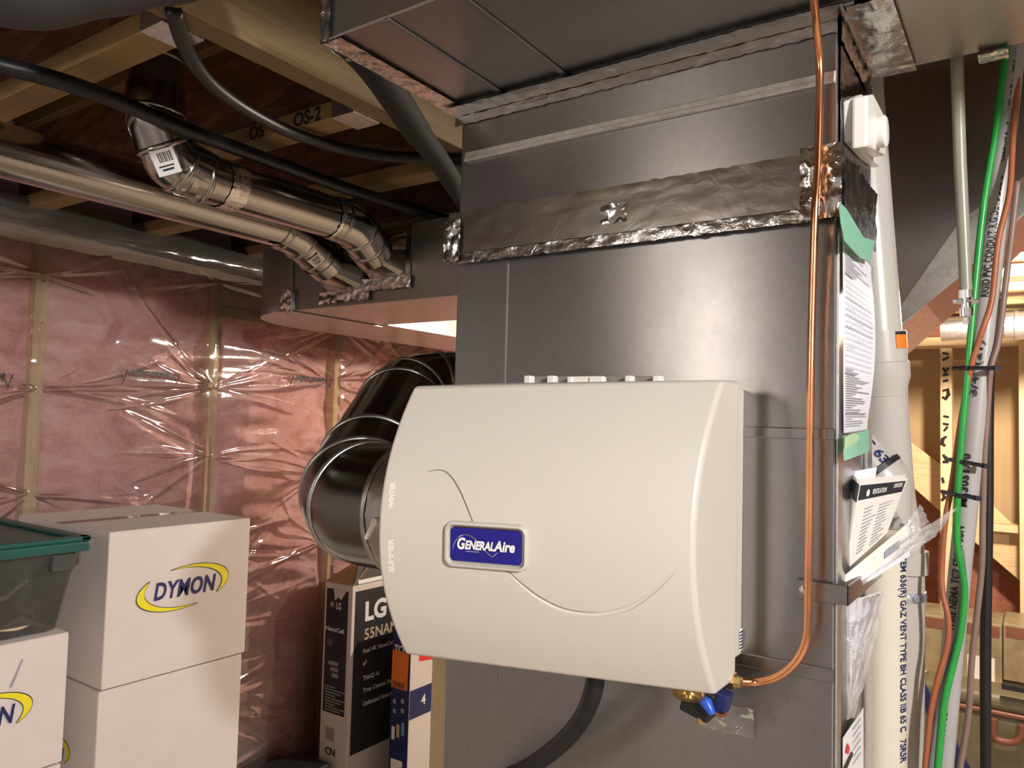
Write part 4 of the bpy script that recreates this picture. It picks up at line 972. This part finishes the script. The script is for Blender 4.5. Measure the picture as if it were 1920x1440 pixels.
tag(build(blob((-2.06, yR-.20, bgz), (.17, .165, .085), 4), 'packed_bag', 'fabric_dark', smooth=180), 'dark folded bag inside the green-lidded tote', 'bag')
sp_ = thing('bag_strap', (XG-.03, yR-.15, zb+.02), 'beige webbing strap looped inside the tote', 'strap')
def ribbon(pts, w):
    P = spline([V3(p) for p in pts], 8); return MB().add([p+s*Z_*w/2 for p in P for s in (-1, 1)], [(2*i, 2*i+1, 2*i+3, 2*i+2) for i in range(len(P)-1)])
build(ribbon([atx(px, py, XG-.018) for px, py in ((-10, 1128), (15, 1118), (35, 1100), (52, 1090))], .011), 'webbing', 'strap', sp_)
build(ribbon([atx(px, py, XG-.018) for px, py in ((-10, 1180), (30, 1178), (55, 1168), (64, 1152), (40, 1142))], .010), 'webbing', 'strap', sp_)

# ================================================================ TELEVISION CARTONS
YL = 2.2
lgx0, lgx1 = aty(606, 1200, YL)[0], aty(658, 1200, YL)[0]; zt = aty(655, 1098, YL)[2]
lg = thing('television_carton', ((lgx0+lgx1)/2, 2.8, 0), 'tall black and white television carton leaning by the pink wall', 'carton', 'television cartons')
lb_ = build(MB().box((lgx0, YL, 0), (lgx1, YL+1.3, zt)), 'carton_body', 'white_card', lg, bevel=(.003, 2))
fpz = [(lgx0, YL, zt), (lgx1, YL, zt), (lgx1-.01, YL+.1, zt+.075), (lgx0+.05, YL+.10, zt+.065)]
build(MB().prism(fpz, (0, .006, 0)), 'open_flap', 'card', lg)
build(MB().prism([(lgx1, YL+.004, zt), (lgx1, YL+1.2, zt), (lgx1-.03, YL+1.2, zt+.085), (lgx1-.03, YL+.06, zt+.085)], (-.005, 0, 0)), 'open_flap', 'charcoal', lg)
build(MB().prism([(lgx1+.0005, YL+.03, zt+.003), (lgx1+.0005, YL+1.2, zt+.003), (lgx1-.004, YL+1.2, zt+.018), (lgx1-.004, YL+.03, zt+.018)], (.001, 0, 0)), 'flap_stripe', 'white', lg)
zq = lambda py, px=655: aty(px, py, YL)[2]
m = MB(); w_ = lgx1-lgx0
quad(m, (lgx0, YL, 0), X, Z_, .012, w_-.022, zq(1340, 630), zq(1105, 630), .0008); pn = build(m, 'printed_panel', 'charcoal', lb_)
hx = lambda px, py: aty(px, py, YL-.001)
text('LG', .036, hx(630, 1141), X, Z_, 'white', pn, bold=.0012, off=.001, fit=.030)
build(MB().lathe(hx(623, 1133), (0, -1, 0), [(0, .011), (.001, .011)], 20), 'round_logo', 'grey_print', pn)
text('NanoCell', .024, hx(611, 1180), X, Z_, 'white', pn, bold=.0006, off=.001, fit=.105)
text('55', .034, hx(613, 1208), X, Z_, 'grey_print', pn, off=.001)
m = MB()
for k in range(9): quad(m, hx(609, 1285+k*5.5), X, Z_, 0, .06+.03*((k*5) % 3), 0, .005, .001)
for k in range(3): quad(m, hx(616, 1245+k*11), X, Z_, .01*k, .055, 0, .016, .001)
build(m, 'printed_lines', 'grey_print', pn)
build(MB().add([hx(*p) for p in ((626, 1104), (650, 1108), (640, 1125), (634, 1120), (628, 1126))], [(0, 1, 2, 3, 4)]), 'torn_patch', 'white_card', pn)
m = barcode(MB(), hx(610, 1385), X, Z_, 0, .05, 0, .05, 14, 5); build(m, 'barcode', 'grey_print', lb_)
text('CN', .040, hx(609, 1412), X, Z_, 'black_print', lb_, bold=.001, off=.001)
sx = lambda px, py: atx(px, py, lgx1+.0008)
pb_ = [sx(667, 1110), sx(760, 1080), V3((lgx1+.0008, YL+1.25, 0)), sx(656, 1418)]
z_b, z_t, y_0, y_1 = sx(656, 1418)[2], sx(667, 1110)[2], sx(667, 1110)[1], YL+1.25
m = MB(); quad(m, (lgx1, 0, 0), Y_, Z_, y_0, y_1, z_b, z_t, .0008); pw = build(m, 'printed_panel', 'charcoal', lb_)
def sidetext(s, px, py, hpx, mat='white', b=.0, fit=None):
    o = sx(px, py); z2 = sx(px, py-hpx)[2]; text(s, (z2-o[2])/.70, o, Y_, Z_, mat, pw, bold=b, off=.001, fit=fit)
sidetext('LG', 683, 1164, 34, b=.004); sidetext('55NANO', 682, 1200, 20, 'strap', b=.001)
for s, py in (('Real 4K NanoCell', 1225), ('a7', 1248), ('ThinQ AI', 1276), ('True Cinema Experience', 1299), ('Unlimited Entertainment', 1324)):
    sidetext(s, 680, py, 8, 'white', .0006)
o = V3((lgx1-.012, YL+.14, zt+.060)); text('ThinQ', .030, o+Y_*.10, -Y_, -Z_+X*-.2, 'white', lg, bold=.001, off=.003)
m = MB(); quad(m, o+Y_*.135-Z_*.028, Y_, Z_, 0, .035, 0, .03, .006); build(m, 'printed_box', 'white', lg)

YTc = 2.3
tx0, tx1 = aty(733, 1300, YTc)[0], aty(768, 1300, YTc)[0]; ztc = aty(745, 1172, YTc)[2]
tc = thing('television_carton', ((tx0+tx1)/2, 2.7, 0), 'blue television carton with orange sticker beneath the humidifier', 'carton', 'television cartons')
tb = build(MB().box((tx0, YTc, 0), (tx1, YTc+.95, ztc)), 'carton_body', 'white_card', tc, bevel=(.003, 2))
hx = lambda px, py: aty(px, py, YTc-.001)
m = MB(); quad(m, (tx0, YTc, 0), X, Z_, .001, tx1-tx0-.001, .02, ztc-.003, .0008); pn = build(m, 'printed_panel', 'navy', tb)
text('TCL', .042, hx(740, 1222), X, Z_, 'white', pn, bold=.0014, off=.001, fit=.060)
m = MB().add([hx(*p) for p in ((734, 1287), (764, 1296), (768, 1226), (737, 1217))], [(0, 1, 2, 3)]); m.v = [tuple(V3(p)-Y_*.002) for p in m.v]
os_ = build(m, 'price_sticker', 'orange', tb)
m = barcode(MB(), hx(737, 1286)-Y_*.003, X, Z_, .002, .062, 0, .022, 14, 9); build(m, 'barcode', 'brownleather', os_)
m = MB()
for px, py, h_, mt in [(737+i*15, 1318+k*18, .016, 'grey_print') for i in range(2) for k in range(2)]+[(734+i*9, 1385-3*i, .050, ('white', 'strap', 'teal')[i]) for i in range(3)]:
    build(quad(MB(), hx(px, py), X, Z_, 0, .016, 0, h_, .001), 'printed_icon', mt, pn)
m = MB(); quad(m, hx(732, 1450), X, Z_, 0, .06, 0, .06, .001); build(m, 'paper_label', 'white', pn)
sx = lambda px, py: atx(px, py, tx1+.0008)
m = MB(); quad(m, (tx1, 0, 0), Y_, Z_, YTc+.002, YTc+.9, sx(770, 1350)[2], sx(770, 1296)[2], .0008); bd = build(m, 'printed_band', 'navy', tb)
o = sx(789, 1322); text('4', .055, o, Y_, Z_, 'white', bd, bold=.001, off=.001)
m = MB().add([sx(*p) for p in ((786, 1228), (812, 1222), (812, 1236), (786, 1240))], [(0, 1, 2, 3)]); build(m, 'red_print', 'red', tb)
# leaning board beside the duct and black case on the floor
a, b = aty(810, 1240, 1.35), aty(836, 1240, 1.35)
tag(build(MB().box((a[0], 1.35, 0), (b[0], 1.37, 1.16)), 'upright_board', 'spf_z', bevel=(.0015, 1)), 'narrow upright wooden board just left of the drop duct', 'board')
ck = thing('black_case', (-2.42, 2.0, 0), 'low black case on the floor against the pink wall', 'case')
build(MB().box((-2.50, 1.55, 0), (-2.30, 2.17, .16)), 'case_shell', 'black', ck, bevel=(.012, 3))
build(MB().box((-2.50, 1.55, .163), (-2.30, 2.17, .20)), 'case_lid', 'charcoal', ck, bevel=(.010, 3))

# ================================================================ BACK ROOM
st_ = thing('staircase', aty(1800, 1160, 4.75), 'pale wooden stair stringer descending to the right in back room', 'staircase')
sg = [aty(px, py, 4.80) for px, py in ((1640, 775), (1706, 827), (1763, 872), (1833, 920), (1920, 1003), (2000, 1080), (2000, 1178), (1915, 1092), (1820, 1010), (1717, 918), (1640, 850))]
build(MB().prism(sg, (0, .038, 0)), 'stringer', 'spf', st_, bevel=(.002, 1))
a, b = aty(1856, 990, 4.78), aty(1912, 984, 4.78)
build(MB().box((a[0], 4.70, a[2]-.008), (b[0], 4.80, a[2]+.03)), 'tread', 'spf', st_, bevel=(.002, 1))
rdz = thing('round_duct', aty(1850, 615, 3.9), 'bright silver round duct with elbow below back room header', 'duct')
a, b = aty(1765, 618, 3.9), aty(1905, 610, 3.9); rr = .5*(aty(1830, 590, 3.9)[2]-aty(1830, 636, 3.9)[2])
build(MB().tube([a, b], rr, 24), 'pipe', 'galv_bright', rdz, smooth=50)
build(MB().tube(fillet([b-X*.04, b+X*.12, b+X*.16+Z_*.25], .09), rr*1.12, 24), 'adjustable_elbow', 'galv_bright', rdz, smooth=50)
for dx in (.0, .06): build(MB().tube_raw([b+X*(dx-.01), b+X*(dx-.005), b+X*(dx+.005), b+X*(dx+.01)], [rr*1.1, rr*1.2, rr*1.2, rr*1.1], X, 24), 'seam_bead', 'galv_bright', rdz, smooth=60)
def pxbox(name, p0, p1, Y, dep, mat, label, cat, group=None):
    a, b = aty(*p0, Y), aty(*p1, Y)
    t_ = thing(name, ((a[0]+b[0])/2, Y+dep/2, min(a[2], b[2])), label, cat, group)
    return t_, a, b
YX = 4.15
for p0, p1, lab in (((1712, 1262), (1879, 1172), 'olive brown taped carton on the plank in the back room'), ((1881, 1275), (1975, 1182), 'brown taped carton at the right edge on the plank')):
    t_, a, b = pxbox('taped_carton', p0, p1, YX, .3, None, lab, 'carton', 'taped cartons in the back room')
    bb = build(MB().box((a[0], YX, a[2]), (b[0], YX+.3, b[2])), 'carton_body', 'tapecard', t_, bevel=(.006, 2))
    build(MB().box((a[0]+(b[0]-a[0])*.62, YX-.002, a[2]+.02), (a[0]+(b[0]-a[0])*.92, YX, a[2]+.13)), 'paper_label', 'white_card', bb)
    build(MB().box((a[0]+.01, YX-.0015, b[2]-.06), (b[0]-.01, YX, b[2]-.012)), 'packing_tape', 'brownleather', bb)
a, b = aty(1700, 1292, YX), aty(1990, 1262, YX)
pk = tag(build(MB().box((a[0], YX-.06, a[2]+.0), (b[0]+.2, YX+.34, aty(1740, 1258, YX)[2])), 'plank', 'spf', bevel=(.003, 1)), 'pale wooden plank under the taped cartons in back room', 'plank')
zp = a[2]
for dx in (.05, .75):
    tag(build(MB().box((a[0]+dx, YX+.12, 0), (a[0]+dx+.2, YX+.3, zp)), 'support_block', 'card', bevel=(.003, 1)), 'brown block propping the back room plank, %s' % ('left one' if dx < .1 else 'right one'), 'block')
# olive suitcase lying on the floor
a = atz(1710, 1388, .005); b = atz(1990, 1388, .005)
sxx0, sxx1, sy0 = aty(1722, 1350, 3.82)[0], aty(1990, 1350, 3.82)[0], 3.82
z1s = aty(1800, 1290, 3.82)[2]
su = thing('suitcase', ((sxx0+sxx1)/2, 4.1, 0), 'olive suitcase with brown trim and handle on back room floor', 'suitcase')
z0s = max(0, aty(1800, 1375, 3.82)[2])
build(MB().box((sxx0, sy0, 0.0), (sxx1, sy0+.22, z0s+(z1s-z0s)*.58)), 'lower_shell', 'suit', su, bevel=(.03, 4), smooth=40)
build(MB().box((sxx0, sy0, z0s+(z1s-z0s)*.62), (sxx1, sy0+.22, z1s)), 'lid', 'suit', su, bevel=(.03, 4), smooth=40)
build(MB().box((sxx0-.004, sy0-.006, z0s+(z1s-z0s)*.55), (sxx1+.004, sy0+.21, z0s+(z1s-z0s)*.66)), 'leather_trim', 'brownleather', su, bevel=(.008, 3))
hp = [aty(px, py, 3.795) for px, py in ((1864, 1348), (1862, 1375), (1872, 1388), (1900, 1392), (1914, 1382), (1916, 1360))]
build(MB().tube(hp, .014, 10, smooth=5), 'handle', 'brownleather', su, smooth=60)
q = aty(1905, 1292, 3.80); build(MB().box(q-V3((.05, 0, .012)), q+V3((.05, .02, .012))), 'clasp', 'black', su, bevel=(.004, 2))
bar = [aty(1722, 1282, 3.2), aty(1812, 1452, 3.2)]
tag(build(MB().bar(bar[0], bar[1], .045, X, .02), 'folding_leg', 'navy', bevel=(.003, 1)), 'dark blue slanted metal leg behind the conduit', 'leg')
